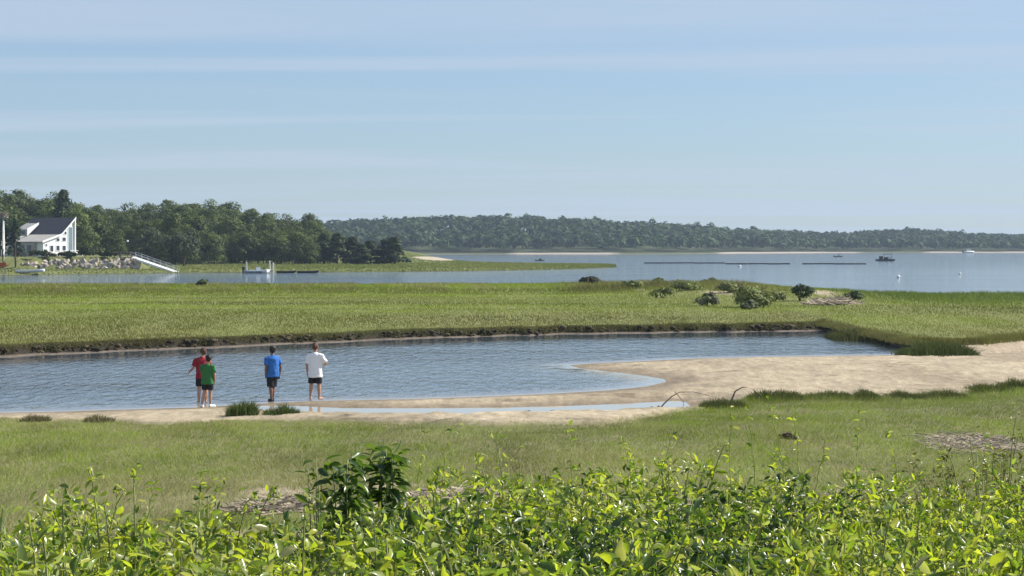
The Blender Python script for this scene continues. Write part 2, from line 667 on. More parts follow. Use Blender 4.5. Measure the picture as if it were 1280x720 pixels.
ys = np.concatenate([np.arange(-6, 24, 0.6), np.arange(24, 55, 0.4), np.arange(55, 72, 0.16), np.arange(72, 101, 0.3)])
x, y = trap_grid(lambda q: -8 - 0.36 * np.maximum(q, 0), lambda q: 8 + 0.36 * np.maximum(q, 0), ys, 220)
o = obj('near_shore_ground', mesh_np('near_shore_ground', np.c_[x, y, near_h(x, y)], grid_faces(len(ys), 220), near_col(x, y), M['ground'], True))
tag(o, kind='structure')

# middle marsh: lofted between its near bank and its far edge
mb = np.array(PX([(-700, 470), (-200, 452), (0, 445), (60, 442), (150, 438.5), (250, 434), (330, 430.5), (420, 426.5), (500, 423), (600, 419.5), (700, 417), (800, 415.5), (900, 414.5), (1000, 413)])
              + [(17.4, 121), (17.7, 113), (17.8, 105), (17.9, 98), (18.4, 96.3), (20, 96), (21.2, 98), (23, 100.5), (25, 101.5), (40, 106), (80, 112)])
MFX = np.array([-140, 12, 17, 22, 29, 60, 140.0])
MFY = np.array([226, 226, 220, 205, 181, 177, 176.0])


def marsh_near(x):
    x = np.asarray(x, float)
    return np.interp(x, mb[:, 0], mb[:, 1]) + 1.3 * (fbm(x * 0.35, x * 0, 51, 3) - 0.5) + 1.5 * (fbm(x * 1.1, x * 0 + 9, 52, 4) - 0.5)


def marsh_far(x):
    x = np.asarray(x, float)
    return np.interp(x, MFX, MFY) + 5 * (fbm(x * 0.12, x * 0, 53) - 0.5)


def dune_k(x, y):
    """low dune with shrubs on the right half of the marsh"""
    return np.exp(-(((x - 18.5) / 8.5) ** 2) - ((y - (190 - 1.2 * (x - 18))) / 18) ** 2)


def marsh_h(x, y):
    e = np.asarray(y) - marsh_near(x)
    h = 0.34 + 0.14 * fbm(x * 0.2, y * 0.06, 54) + 0.12 * sstep(2, 30, e)
    h = h + 0.18 * sstep(35, 5, marsh_far(x) - y) + 0.6 * dune_k(x, y)
    return h


MUD = np.array((0.050, 0.040, 0.032))


def marsh_col(x, y):
    e = y - marsh_near(x)
    g = lerp3((0.165, 0.185, 0.05), (0.20, 0.20, 0.07), fbm(x * 0.3, y * 0.1, 55))
    s = sstep(0.3, 0.5, dune_k(x, y)) * sstep(0.63, 0.70, fbm(x * 0.35, y * 0.08, 56))
    return g * (1 - s[:, None]) + np.array((0.42, 0.34, 0.24))[None] * s[:, None]


nxm = 760
xs = np.concatenate([np.linspace(-110, -30, 90), np.linspace(-30, 30, nxm - 180), np.linspace(30, 110, 90)])
off = [-6, -2.6, -1.0, -0.35, -0.10, 0.0, 0.06, 0.5, 1.2] + list(np.geomspace(2.5, 1000, 60))
rows_y, rows_z, rows_c = [], [], []
mn, mf = marsh_near(xs), marsh_far(xs)
shelf = 0.1 + 1.1 * fbm(xs * 0.15, xs * 0 + 4, 57)
for k, o_ in enumerate(off):
    if k <= 4:
        yy = mn + o_ * (shelf if k < 3 else 1)
        zz_ = np.full(len(xs), [-0.5, -0.06, 0.03, 0.07, 0.10][k]) + 0.04 * (fbm(xs * 1.1, xs * 0 + k, 58) - 0.5)
        zz_ = zz_ + 0.20 * sstep(18.0, 18.8, xs) * (k > 0)
        cc = np.tile(np.array((0.16, 0.13, 0.10)) if k in (1, 2) else MUD * 0.8, (len(xs), 1))
    elif k == 5:
        yy, zz_, cc = mn + 0.0, marsh_h(xs, mn) - 0.10, np.tile(MUD * 0.6, (len(xs), 1))
    else:
        t = (np.log(o_ / off[6]) / math.log(1000 / off[6]))
        yy = np.minimum(mn + o_ * 0.14 * (1 if o_ > 0.4 else 4), mf)
        if o_ > 3:
            q = (o_ - 3) / 997
            yy = mn + 0.4 + (mf - mn - 0.4) * (q ** 0.75)
        zz_ = marsh_h(xs, yy)
        cc = marsh_col(xs, yy) if k > 6 else np.tile(MUD * 0.7, (len(xs), 1))
    rows_y.append(yy)
    rows_z.append(zz_)
    sk_ = sstep(18.0, 18.6, xs)[:, None] * (k < 6)
    cc = cc * (1 - sk_) + np.array((0.36, 0.29, 0.20)) * sk_
    rows_c.append(cc)
for dd, zf in ((1.0, 0.1), (4.0, -0.5)):
    rows_y.append(mf + dd)
    rows_z.append(np.full(len(xs), zf))
    rows_c.append(np.tile(MUD, (len(xs), 1)))
V = np.c_[np.tile(xs, len(rows_y)), np.concatenate(rows_y), np.concatenate(rows_z)]
o = obj('marsh_ground', mesh_np('marsh_ground', V, grid_faces(len(rows_y), len(xs)), np.concatenate(rows_c), M['ground'], True))
tag(o, kind='structure')

# slumped turf clods along the cut bank
import bmesh
bm = bmesh.new()
bmesh.ops.create_icosphere(bm, subdivisions=1, radius=0.5)
bm.verts.ensure_lookup_table()
IV = np.array([v.co[:] for v in bm.verts])
IF = np.array([[v.index for v in f.verts] for f in bm.faces])
bm.free()
nc = 900
cxx = rng.uniform(-34, 17.6, nc)
dens = sstep(0.35, 0.6, fbm(cxx * 0.5, cxx * 0 + 2, 59))
cxx = cxx[rng.random(nc) < 0.25 + 0.75 * dens]
nc = len(cxx)
cyy = marsh_near(cxx) - np.abs(rng.normal(0, 0.35, nc))
csz = rng.uniform(0.08, 0.26, nc)
czz = np.where(rng.random(nc) < 0.5, 0.08, 0.26) + rng.uniform(-0.05, 0.08, nc)
CV = IV[None] * (csz[:, None, None] * np.array((1.5, 1.0, 0.75))) * rng.uniform(0.75, 1.25, (nc, len(IV), 1)) + np.stack([cxx, cyy, czz], 1)[:, None]
CF = (np.arange(nc)[:, None, None] * len(IV) + IF[None]).reshape(-1, 3)
cc = np.repeat(lerp3((0.028, 0.022, 0.014), (0.11, 0.088, 0.052), rng.random(nc)), len(IV), 0)
o = obj('turf_clods', mesh_np('turf_clods', CV.reshape(-1, 3), CF, cc, M['ground'], True), bpy.data.objects['marsh_ground'])
o['kind'] = 'stuff'

# house land: marsh spit in front of the grove
HX = np.array([-260, -120, -85, -60, -40, -14, 0, 15, 23.0])
HN = np.array([330, 333, 340, 378, 386, 402, 420, 452, 484.0])
HF = np.array([900, 880, 850, 760, 700, 600, 540, 502, 488.0])


def spit_near(x):
    return np.interp(x, HX, HN) + 5 * (fbm(np.asarray(x) * 0.13, np.asarray(x) * 0, 61) - 0.5)


def spit_far(x):
    return np.interp(x, HX, HF)


def spit_h(x, y):
    e = y - spit_near(x)
    h = 0.10 + 0.35 * sstep(0, 6, e) + 0.25 * fbm(x * 0.05, y * 0.02, 62) * sstep(0, 20, e)
    h = h + 3.0 * sstep(135, 280, e) * sstep(-8, -40, x)
    terr = sstep(388.5, 390.5, y) * sstep(-0.167, -0.173, x / y)
    h = h + terr * (2.75 - h) * sstep(470, 450, y)
    h = h + 0.9 * np.exp(-((x + 26) / 9) ** 2 - ((y - 560) / 40) ** 2)
    return h


def spit_col(x, y):
    g = lerp3((0.13, 0.15, 0.05), (0.17, 0.18, 0.06), fbm(x * 0.1, y * 0.03, 63))
    s = np.exp(-((x + 21) / 6) ** 2 - ((y - 590) / 45) ** 2)
    s = sstep(0.35, 0.6, s)
    return g * (1 - s[:, None]) + np.array((0.45, 0.38, 0.28))[None] * s[:, None]


xs2 = np.linspace(-260, 23, 340)
q = np.linspace(0, 1, 90) ** 1.3
Y2 = spit_near(xs2)[None] * (1 - q)[:, None] + np.maximum(spit_far(xs2), spit_near(xs2) + 2)[None] * q[:, None]
X2 = np.tile(xs2, (90, 1))
Z2 = spit_h(X2.ravel(), Y2.ravel()).reshape(Y2.shape)
Y2 = np.vstack([Y2[:1] - 3, Y2[:1] - 0.2, Y2, Y2[-1:] + 4])
X2 = np.vstack([X2[:1], X2[:1], X2, X2[-1:]])
Z2 = np.vstack([np.full((1, 340), -0.6), np.full((1, 340), 0.0), Z2, np.full((1, 340), -0.6)])
col2 = spit_col(X2.ravel(), Y2.ravel())
col2[:680] = MUD * 0.8
o = obj('spit_ground', mesh_np('spit_ground', np.c_[X2.ravel(), Y2.ravel(), Z2.ravel()], grid_faces(93, 340), col2, M['far_ground'], True))
tag(o, kind='structure')

# far shore: wooded hills across the bay
FSX = np.array([-1400, -700, -200, 60, 100, 150, 220, 300, 450, 1400.0])
FSY = np.array([1100, 1180, 1262, 1275, 1310, 1420, 1520, 1560, 1590, 1600.0])
TOPX = np.array([-1400, -800, 400, 450, 520, 600, 700, 800, 900, 960, 1040, 1100, 1150, 1210, 1280, 1600, 2400]) * 1.0
TOPY = np.array([290, 284, 278, 274, 271, 269, 272, 277, 283, 286.5, 288.5, 285, 283, 287, 289, 286, 292.0])


def far_shore(x):
    return np.interp(x, FSX, FSY) + 10 * (fbm(np.asarray(x) * 0.012, np.asarray(x) * 0, 71) - 0.5)


def far_h(x, y):
    e = y - far_shore(x)
    px = 640 + x / y * F
    top = H + (HY - np.interp(px, TOPX, TOPY)) * (far_shore(x) + 300) / F - 11.0
    return 0.9 * sstep(0, 10, e) + np.maximum(top, 1.5) * sstep(20, 310, e) ** 0.8


xs3 = np.linspace(-1300, 1300, 300)
e3 = np.concatenate([[-6], np.linspace(0, 30, 12), np.linspace(45, 1300, 45)])
Y3 = far_shore(xs3)[None] + e3[:, None]
X3 = np.tile(xs3, (len(e3), 1))
Z3 = far_h(X3.ravel(), Y3.ravel()).reshape(Y3.shape)
Z3[0] = -0.8
ee = np.repeat(e3, 300)
c3 = np.where((ee < 22)[:, None], np.array((0.38, 0.33, 0.27))[None], np.array((0.06, 0.075, 0.03))[None])
p3 = 640 + X3.ravel() / Y3.ravel() * F
beach = ((p3 > 640) & (p3 < 762)) | ((p3 > 905) & (p3 < 1075)) | ((p3 > 1160) & (p3 < 1300))
gk = ((ee > 0.5) & (ee < 24) & ((~beach) | ((ee > 7) & (fbm(X3.ravel() * 0.02, ee * 0.0, 72) > 0.5))))
c3[gk] = (0.09, 0.105, 0.05)
o = obj('far_shore_ground', mesh_np('far_shore_ground', np.c_[X3.ravel(), Y3.ravel(), Z3.ravel()], grid_faces(len(e3), 300), c3, M['far_ground'], True))
tag(o, kind='structure')

# water: one sheet to the horizon; 'chop' says how ruffled it is (sheltered edges are calm)
wy = np.concatenate([[-20, 20, 50], np.arange(56, 132, 0.4), [140, 160], np.arange(172, 300, 5.0), [320, 350, 400, 500, 700, 1000, 1400, 2000, 3000]])
wx = np.concatenate([[-3000, -1500, -700, -300, -120], np.arange(-60, 60.1, 0.8), [120, 300, 700, 1500, 3000]])
gx, gy = np.meshgrid(wx, wy)
gx, gy = gx.ravel(), gy.ravel()
dm = np.interp(gx, mb[:, 0], mb[:, 1]) - gy         # distance to the marsh bank
dn = -sdf(pond, gx, gy)
dpd = sdf(puddle, gx, gy)
chop = np.ones(len(gx))
inp = (gy < 135)
chop = np.where(inp, np.clip(sstep(2.5, 13, dm), 0.03, 1) * np.clip(sstep(0.1, 1.3, dn), 0.03, 1), 1.0)
chop = np.where(inp & (dpd < 1.2), 0.008, chop)
# lee of the sand bar
lee = np.exp(-((gx - 5.5) / 2.6) ** 2 - ((gy - 79) / 3.2) ** 2)
chop = np.where(inp, chop * (1 - 0.4 * lee), chop)
chop = np.where(gy > 150, 1.5, chop)
shal = np.where(inp, np.clip(np.maximum(np.exp(-np.maximum(dn, 0) / 1.0) * 0.8, np.maximum(dpd < 0.6, 0.6 * lee)), 0, 1), 0.0)
o = obj('water', mesh_np('water', np.c_[gx, gy, gx * 0], grid_faces(len(wy), len(wx)), None, M['water'], True, {'chop': chop, 'shallow': shal}))
tag(o, kind='structure')

# ------------------------------------------------------------------ grass


def grass_mesh(name, x, y, z, hgt, wid, lean, col, rows=2, tip=1.15):
    """blades: lean (n,2) is the sideways throw of the tip in units of the height"""
    n = len(x)
    a = rng.uniform(0, 2 * math.pi, n)
    wx_, wy_ = np.cos(a) * wid / 2, np.sin(a) * wid / 2 * 0.6
    base = np.c_[x, y, z - 0.03]
    w3 = np.c_[wx_, wy_, np.zeros(n)]
    tipp = base + np.c_[lean[:, 0] * hgt, lean[:, 1] * hgt, hgt + 0.03]
    if rows == 1:
        V = np.stack([base - w3, base + w3, tipp], 1).reshape(-1, 3)
        i = np.arange(n) * 3
        fs = [np.c_[i, i + 1, i + 2]]
        c = np.repeat(col, 3, 0).reshape(n, 3, 3)
        c[:, 2] *= tip
    else:
        mid = base + np.c_[lean[:, 0] * hgt * 0.28, lean[:, 1] * hgt * 0.28, hgt * 0.68]
        V = np.stack([base - w3, base + w3, mid + w3 * 0.7, mid - w3 * 0.7, tipp], 1).reshape(-1, 3)
        i = np.arange(n) * 5
        fs = [np.c_[i, i + 1, i + 2, i + 3], np.c_[i + 3, i + 2, i + 4]]
        c = np.repeat(col, 5, 0).reshape(n, 5, 3)
        c[:, 4] *= tip
    me = mesh_np(name, V, fs, c.reshape(-1, 3), M['grass'])
    return me


# foreground meadow
N = 680000
D = 17 + (68 - 17) * rng.random(N) ** 0.8
x = (rng.random(N) - 0.5) * 2 * (0.28 * D + 2.6)
y = D
ge = grass_edge(x)
cl = fbm(x * 1.1, y * 0.6, 101)
big = fbm(x * 0.16, y * 0.12, 102)
patch = sstep(0.57, 0.66, fbm(x * 0.33, y * 0.2, 43)) * (y < 40)
keep = (y < ge + 0.1 * rng.standard_normal(N)) & (rng.random(N) < 1.0 - 0.85 * patch)
x, y, cl, big, ge = x[keep], y[keep], cl[keep], big[keep], ge[keep]
z = near_h(x, y)
n = len(x)
edge = sstep(4.0, 0.3, ge - y) * (0.35 + 0.65 * sstep(0.42, 0.6, fbm(x * 0.7, y * 0.4 + 1, 103))) * sstep(3, 9, x)
hg = (0.035 + 0.085 * cl) * rng.uniform(0.6, 1.3, n) * (0.6 + 0.4 * sstep(0, 2, ge - y)) + 0.20 * edge * rng.uniform(0.4, 1, n)
ang = 6.28 * fbm(x * 0.22, y * 0.12, 104) * 1.6
ln = np.c_[np.cos(ang), np.sin(ang)] * rng.uniform(0.2, 1.0, n)[:, None] + rng.normal(0, 0.7, (n, 2))
dryk = np.clip(sstep(0.42, 0.60, fbm(x * 0.45, y * 0.16, 105)) * 0.45 + sstep(46, 33, y) * 0.55 * sstep(0.35, 0.6, fbm(x * 0.3, y * 0.25, 106)), 0, 1)
right = sstep(0, 10, x) * 0.5
gcol = lerp3((0.21, 0.275, 0.05), (0.26, 0.34, 0.05), big)
gcol = gcol * (1 - (dryk * (1 - right))[:, None] * 0.75) + np.array((0.40, 0.35, 0.20))[None] * (dryk * (1 - right))[:, None] * 0.75
gcol = gcol * (1 - 0.5 * edge[:, None])
mott = 0.45 + 1.08 * fbm(x * 0.8, y * 0.28, 107)
gcol = gcol * (mott * rng.uniform(0.8, 1.2, n))[:, None]
dead = rng.random(n) < 0.10
gcol[dead] = np.array((0.34, 0.28, 0.17)) * rng.uniform(0.7, 1.15, (dead.sum(), 1))
o = obj('meadow_grass', grass_mesh('meadow_grass', x, y, z, hg, rng.uniform(0.008, 0.016, n), ln, gcol, 1))
tag(o, 'short olive green salt meadow grass between thicket and sandy beach', 'grass', kind='stuff')

# middle marsh grass
N = 420000
D = 92 + (242 - 92) * rng.random(N) ** 1.25
x = (rng.random(N) - 0.5) * 2 * (0.30 * D + 3)
y = D
e, ef = y - marsh_near(x), marsh_far(x) - y
keep = (e > 0.02) & (ef > 0.2)
x, y, e, ef = x[keep], y[keep], e[keep], ef[keep]
# a dense fringe hanging over the bank
nb = 60000
xb = rng.uniform(-34, 34, nb)
eb = rng.normal(0.10, 0.30, nb)
x = np.r_[x, xb]
y = np.r_[y, marsh_near(xb) + eb]
e = np.r_[e, eb]
# the same fringe down the steep side of the pond corner
nb = 16000
yb = rng.uniform(95.5, 122.5, nb)
xb = np.interp(yb, [95, 98, 105, 113, 121, 123], [18.0, 17.75, 17.65, 17.55, 17.25, 17.0]) + rng.normal(-0.05, 0.28, nb)
x, y, e = np.r_[x, xb], np.r_[y, yb], np.r_[e, np.full(nb, -0.25)]
ef = marsh_far(x) - y
n = len(x)
dk = dune_k(x, y)
sandy = sstep(0.3, 0.5, dk) * sstep(0.63, 0.70, fbm(x * 0.35, y * 0.08, 56))
keep = rng.random(n) > 0.9 * sandy
x, y, e, ef, dk = x[keep], y[keep], e[keep], ef[keep], dk[keep]
n = len(x)
z = marsh_h(x, y) - np.clip(-e * 0.5, 0, 0.3)
n1 = fbm(x * 0.10, y * 0.03, 111)
n2 = fbm(x * 0.6, y * 0.09, 112)
zone = sstep(5, 34, e + 22 * (n1 - 0.5))
hg = (0.045 + 0.09 * n2) * rng.uniform(0.6, 1.3, n) * (1 - 0.35 * sstep(1.0, 0.2, e))
berm = sstep(46, 24, ef + 24 * (n1 - 0.5)) * sstep(25, 19, x)
rdark = sstep(40, 16, ef + 14 * (n1 - 0.5)) * sstep(22, 29, x)
hg = hg * (1 + 1.5 * berm + 2.4 * berm * sstep(2, 8, x) + 2.2 * rdark + 2.6 * sstep(16.6, 17.4, x) * sstep(1.6, 0.2, e))
olive, bright, tan_, dgr = np.array((0.22, 0.215, 0.07)), np.array((0.262, 0.345, 0.036)), np.array((0.31, 0.28, 0.13)), np.array((0.085, 0.125, 0.035))
gcol = lerp3(olive, bright, np.clip(zone * (0.55 + 0.9 * n1), 0, 1))
kk = np.clip(berm * sstep(0.35, 0.6, n2), 0, 1)[:, None]
gcol = gcol * (1 - 0.7 * kk) + tan_ * 0.7 * kk
kb = (berm * sstep(0, 8, x))[:, None]
gcol = gcol * (1 - 0.75 * kb) + np.array((0.165, 0.155, 0.062)) * 0.75 * kb
gcol = gcol * (1 - 0.75 * rdark[:, None]) + dgr * 0.75 * rdark[:, None]
st = sstep(0.48, 0.60, fbm(x * 0.025, y * 0.07, 113))[:, None] * (1 - rdark[:, None])
gcol = gcol * (1 - 0.5 * st) + np.array((0.21, 0.19, 0.085)) * 0.5 * st
st2 = sstep(0.48, 0.60, fbm(x * 0.03 + 7, y * 0.11, 114))[:, None]
gcol = gcol * (1 - 0.40 * st2 * np.array((0.85, 0.9, 1.0)))
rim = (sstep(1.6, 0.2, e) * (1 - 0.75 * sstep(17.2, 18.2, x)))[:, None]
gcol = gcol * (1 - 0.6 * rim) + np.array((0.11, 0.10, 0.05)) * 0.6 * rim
gcol = gcol * rng.uniform(0.92, 1.08, n)[:, None]
ln = np.c_[rng.normal(-0.2, 0.5, n), rng.normal(-0.1, 0.35, n)]
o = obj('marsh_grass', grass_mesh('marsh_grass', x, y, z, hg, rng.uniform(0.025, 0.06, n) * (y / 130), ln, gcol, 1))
tag(o, 'bright green cordgrass covering the flat marsh beyond the pond', 'grass', kind='stuff')

# spit grass
N = 60000
x = rng.uniform(-125, 23, N)
y = spit_near(x) + (spit_far(x) - spit_near(x)) * rng.random(N) ** 1.5 * 0.95
keep = ~((y > 388) & (x < -0.165 * y) & (y < 470))
x, y = x[keep], y[keep]
n = len(x)
s_ = np.exp(-((x + 21) / 6) ** 2 - ((y - 590) / 45) ** 2)
keep = s_ < 0.4
x, y = x[keep], y[keep]
n = len(x)
gcol = lerp3((0.15, 0.19, 0.05), (0.24, 0.25, 0.08), fbm(x * 0.08, y * 0.03, 121)) * rng.uniform(0.75, 1.2, n)[:, None]
o = obj('spit_grass', grass_mesh('spit_grass', x, y, spit_h(x, y), rng.uniform(0.12, 0.32, n), rng.uniform(0.15, 0.35, n), rng.normal(0, 0.5, (n, 2)), gcol, 1))
tag(o, 'pale green marsh grass on the low spit before the grove', 'grass', kind='stuff')
# ------------------------------------------------------------------ foliage helpers


def leaf_quads(P, Nrm, size, rg):
    """diamond-shaped leaf sprays at P facing Nrm"""
    n = len(P)
    Nrm = Nrm / (np.linalg.norm(Nrm, axis=1, keepdims=True) + 1e-9)
    t = rg.normal(size=(n, 3))
    u = np.cross(Nrm, t)
    u /= (np.linalg.norm(u, axis=1, keepdims=True) + 1e-9)
    v = np.cross(Nrm, u)
    s = size[:, None]
    k = rg.uniform(0.45, 0.8, (n, 1))
    V = np.stack([P - u * s, P - v * s * k + Nrm * s * 0.15, P + u * s, P + v * s * k - Nrm * s * 0.1], 1)
    i = np.arange(n) * 4
    return V.reshape(-1, 3), np.c_[i, i + 1, i + 2, i + 3]


def crown_points(rg, rx, rz, nclump, per, clump_r, shape='round', low=-0.75):
    """clumps spread through the crown's shell; returns points, normals, tone"""
    P, Nn, T = [], [], []
    for k in range(nclump):
        while True:
            d = rg.normal(size=3)
            d /= np.linalg.norm(d)
            if d[2] > low:
                break
        rr = rg.uniform(0.55, 1.0)
        c = d * rr
        if shape == 'cone':
            hz = rg.random() ** 0.8
            a = rg.uniform(0, 6.283)
            r = (1 - hz) ** 0.9 * rg.uniform(0.55, 1.0)
            c = np.array((math.cos(a) * r, math.sin(a) * r, hz * 2 - 1))
            d = np.array((math.cos(a), math.sin(a), 0.35))
        cr = clump_r * rg.uniform(0.7, 1.35)
        q = rg.normal(size=(per, 3))
        q /= np.linalg.norm(q, axis=1, keepdims=True)
        q[:, 2] = np.where(q[:, 2] < -0.4, -q[:, 2], q[:, 2])
        rad = rg.uniform(0.55, 1.0, (per, 1)) * cr
        p = c * np.array((rx, rx, rz)) + q * rad * np.array((1, 1, 0.75))
        P.append(p)
        Nn.append(q * 1.1 + d * 0.4 + rg.normal(0, 0.28, (per, 3)) + np.array((0, 0, 0.2)))
        T.append(np.full(per, rg.uniform(0.6, 1.35)))
    return np.concatenate(P), np.concatenate(Nn), np.concatenate(T)


def tree_meshes(seed, height, rx, base, shape, colA, colB, nclump=46, per=60, leaf=0.34):
    """returns (trunk mesh, crown mesh) for a tree standing on z = 0"""
    rg = np.random.default_rng(seed)
    rz = (height - base) / 2
    zc = base + rz
    P, Nn, T = crown_points(rg, rx * 0.86, rz * 0.88, nclump, per, rx * (0.36 if shape == 'round' else 0.24), shape)
    P[:, 2] += zc
    sz = rg.uniform(0.6, 1.25, len(P)) * leaf
    V, Fq = leaf_quads(P, Nn, sz, rg)
    col = lerp3(colA, colB, rg.random(len(P))) * (T * rg.uniform(0.8, 1.2, len(P)))[:, None]
    cm = mesh_np('crown', V, Fq, np.repeat(col, 4, 0), M['crown'])
    b = MB()
    tr = height * 0.018 + 0.05
    zs = np.linspace(-0.3, zc + rz * 0.5, 7)
    wob = np.cumsum(rg.normal(0, 0.12, (7, 2)), 0)
    pts = np.c_[wob, zs]
    b.tube(pts, np.linspace(tr * 1.25, tr * 0.3, 7), 7)
    for k in range(7):
        i = rg.integers(2, 6)
        a = rg.uniform(0, 6.28)
        e_ = np.array((math.cos(a) * rx * 0.7, math.sin(a) * rx * 0.7, zc + rz * rg.uniform(-0.4, 0.6)))
        if shape == 'cone':
            e_ = np.array((math.cos(a) * rx * 0.4, math.sin(a) * rx * 0.4, pts[i][2] + 0.3))
        m_ = (pts[i] + e_) / 2 + np.array((0, 0, -0.3))
        b.tube([pts[i], m_, e_], [tr * 0.55, tr * 0.35, tr * 0.12], 5)
    return b.mesh('trunk', M['bark'], True), cm


def place(name, meshes, loc, rz, scl, label, cat, group=None, names=('trunk', 'crown')):
    e_ = empty(name, loc, rz)
    e_.scale = scl
    for nm, me in zip(names, meshes):
        obj(nm, me, e_)
    return tag(e_, label, cat, group)


# ------------------------------------------------------------------ the grove behind the spit
DK, MD = (0.042, 0.066, 0.014), (0.120, 0.150, 0.030)
round_kinds = [tree_meshes(300 + k, 13, 5.2 + 0.5 * (k % 3), 0.3, 'round', DK, MD, 58, 85, 0.30) for k in range(4)]
pine_kind = tree_meshes(311, 16, 4.2, 3.0, 'cone', (0.024, 0.044, 0.020), (0.040, 0.066, 0.026), 60, 50, 0.34)
olive_kind = [tree_meshes(320 + k, 7.4, 4.0, 0.2, 'round', (0.060, 0.078, 0.036), (0.085, 0.10, 0.05), 44, 55, 0.26) for k in range(2)]
cedar_kind = [tree_meshes(330 + k, 7, 2.3, 0.2, 'cone', (0.026, 0.044, 0.018), (0.048, 0.070, 0.026), 60, 44, 0.26) for k in range(2)]

top_px = np.array([-60, 0, 25, 60, 78, 100, 120, 150, 190, 230, 275, 300, 330, 360, 385, 402, 418, 436])
top_py = np.array([236, 232, 236, 243, 236, 252, 253, 255, 250, 247, 246, 256, 263, 266, 266, 280, 290, 297])
lab_grove = 'leafy dark green deciduous tree massed in the grove behind house and spit'
rg = np.random.default_rng(5)
i = 0
for row, (dist, step, dz) in enumerate(((600, 24, 0), (560, 22, 5), (525, 24, 14))):
    px = -62 + rg.uniform(0, 10)
    while px < (436, 424, 400)[row]:
        if row == 2 and px < 232 and px > 8:
            dd, extra = 470 + rg.uniform(-6, 10), 22
        else:
            dd, extra = dist + rg.uniform(-10, 10), dz
        topy = np.interp(px, top_px, top_py) + extra * rg.uniform(0.5, 1.4) + rg.uniform(0, 6)
        X = WX(px, dd)
        gz = float(spit_h(np.array([X]), np.array([dd]))[0])
        ht = max(5.0, WZ(topy, dd) - gz)
        s = ht / 13
        w_ = min(1.25, max(0.75, s)) * rg.uniform(0.85, 1.05) * (0.8 if ht < 8 else 1)
        place('deciduous_tree', round_kinds[i % 4], (X, dd, gz), rg.uniform(0, 6.28), (w_, w_, s), lab_grove, 'tree', 'trees of the grove')
        i += 1
        px += step * rg.uniform(0.8, 1.2)
for k in range(40):
    px = -30 + k * 11.0 + rg.uniform(-5, 5)
    if 20 < px < 170:
        continue
    dd = (478 if px < 240 else 500) + rg.uniform(-8, 8)
    X = WX(px, dd)
    gz = float(spit_h(np.array([X]), np.array([dd]))[0])
    s = rg.uniform(0.40, 0.62)
    place('understory_tree', round_kinds[k % 4], (X, dd, gz - 1.3), rg.uniform(0, 6.28), (s * 1.3, s * 1.3, s * 1.15), 'low bushy dark tree on the grass edge in front of the taller grove', 'tree', 'low trees fronting the grove')
place('pine_tree', pine_kind, (WX(79, 480), 480, 3.0), 1.0, (1.0, 1.0, (WZ(234, 480) - 3.0) / 16), 'tall dark pine rising above the crowns just behind the white house', 'tree')
for k, (px, w_, tp, lb) in enumerate(((189, 0.92, 283, 'rounded grey green tree between the gangway and another grey green tree'), (229, 1.0, 284, 'broad rounded olive grey tree at the grass edge, beside the dark grove'))):
    dd = 452
    X = WX(px, dd)
    gz = float(spit_h(np.array([X]), np.array([float(dd)]))[0])
    place('rounded_tree', olive_kind[k], (X, dd, gz), k * 2.0, (w_, w_, (WZ(tp, dd) - gz) / 7.4), lb, 'tree')
for k, (px, tp) in enumerate(((405, 290), (422, 289), (441, 294), (463, 299), (482, 297), (493, 294), (452, 303))):
    dd = 500 - 3 * k
    X = WX(px, dd)
    gz = float(spit_h(np.array([X]), np.array([float(dd)]))[0])
    s = (WZ(tp, dd) - gz) / 7
    place('cedar_tree', cedar_kind[k % 2], (X, dd, gz - 0.3), k * 1.3, (1.75, 1.75, s), 'dark conical cedar at the tip of the grove', 'tree', 'cedars at the end of the grove')
# shady evergreen beside the house
for k, (px, tp) in enumerate(((4, 268), (19, 272))):
    place('evergreen_tree', pine_kind, (WX(px, 386), 386.5, 0.5), k, (0.5, 0.5, (WZ(tp, 386) - 0.5) / 16), 'dark evergreen at the left gable of the house, beside the nest pole', 'tree', 'evergreens beside the house')

# ------------------------------------------------------------------ far wood across the bay
rg = np.random.default_rng(9)
NT = 4300
tx = rg.uniform(-500, 560, NT)
te = 16 + 340 * rg.random(NT) ** 1.25
ty = far_shore(tx) + te
tz = far_h(tx, ty)
th = rg.uniform(7.5, 11.0, NT) * np.where(rg.random(NT) < 0.05, 1.2, 1.0)
th = th * np.interp(tx, [150, 420], [1.0, 0.72])
tr_ = rg.uniform(3.2, 5.6, NT)
per = 34
d = rg.normal(size=(NT, per, 3))
d /= np.linalg.norm(d, axis=2, keepdims=True)
d[:, :, 2] = np.where(d[:, :, 2] < -0.3, -d[:, :, 2], d[:, :, 2])
rr = rg.uniform(0.7, 1.05, (NT, per, 1))
P = np.stack([tx, ty, tz + th * 0.55], 1)[:, None] + d * rr * np.stack([tr_, tr_, th * 0.45], 1)[:, None]
Nn = d + rg.normal(0, 0.35, d.shape) + np.array((0, 0, 0.2))
tone = rg.uniform(0.6, 1.4, (NT, 1)) * (0.8 + 0.5 * vnoise(tx * 0.03, ty * 0.02, 5))[:, None] * rg.uniform(0.8, 1.2, (NT, per))
V, Fq = leaf_quads(P.reshape(-1, 3), Nn.reshape(-1, 3), rg.uniform(1.0, 2.0, NT * per), rg)
col = (np.array((0.050, 0.078, 0.034))[None, None] * tone[:, :, None]).reshape(-1, 3)
o = obj('far_wood', mesh_np('far_wood', V, Fq, np.repeat(col, 4, 0), M['farcrown']))
tag(o, 'hazy wooded hills along the far shore of the bay', 'woods', kind='stuff')

# ------------------------------------------------------------------ shrubs on the marsh and the dune


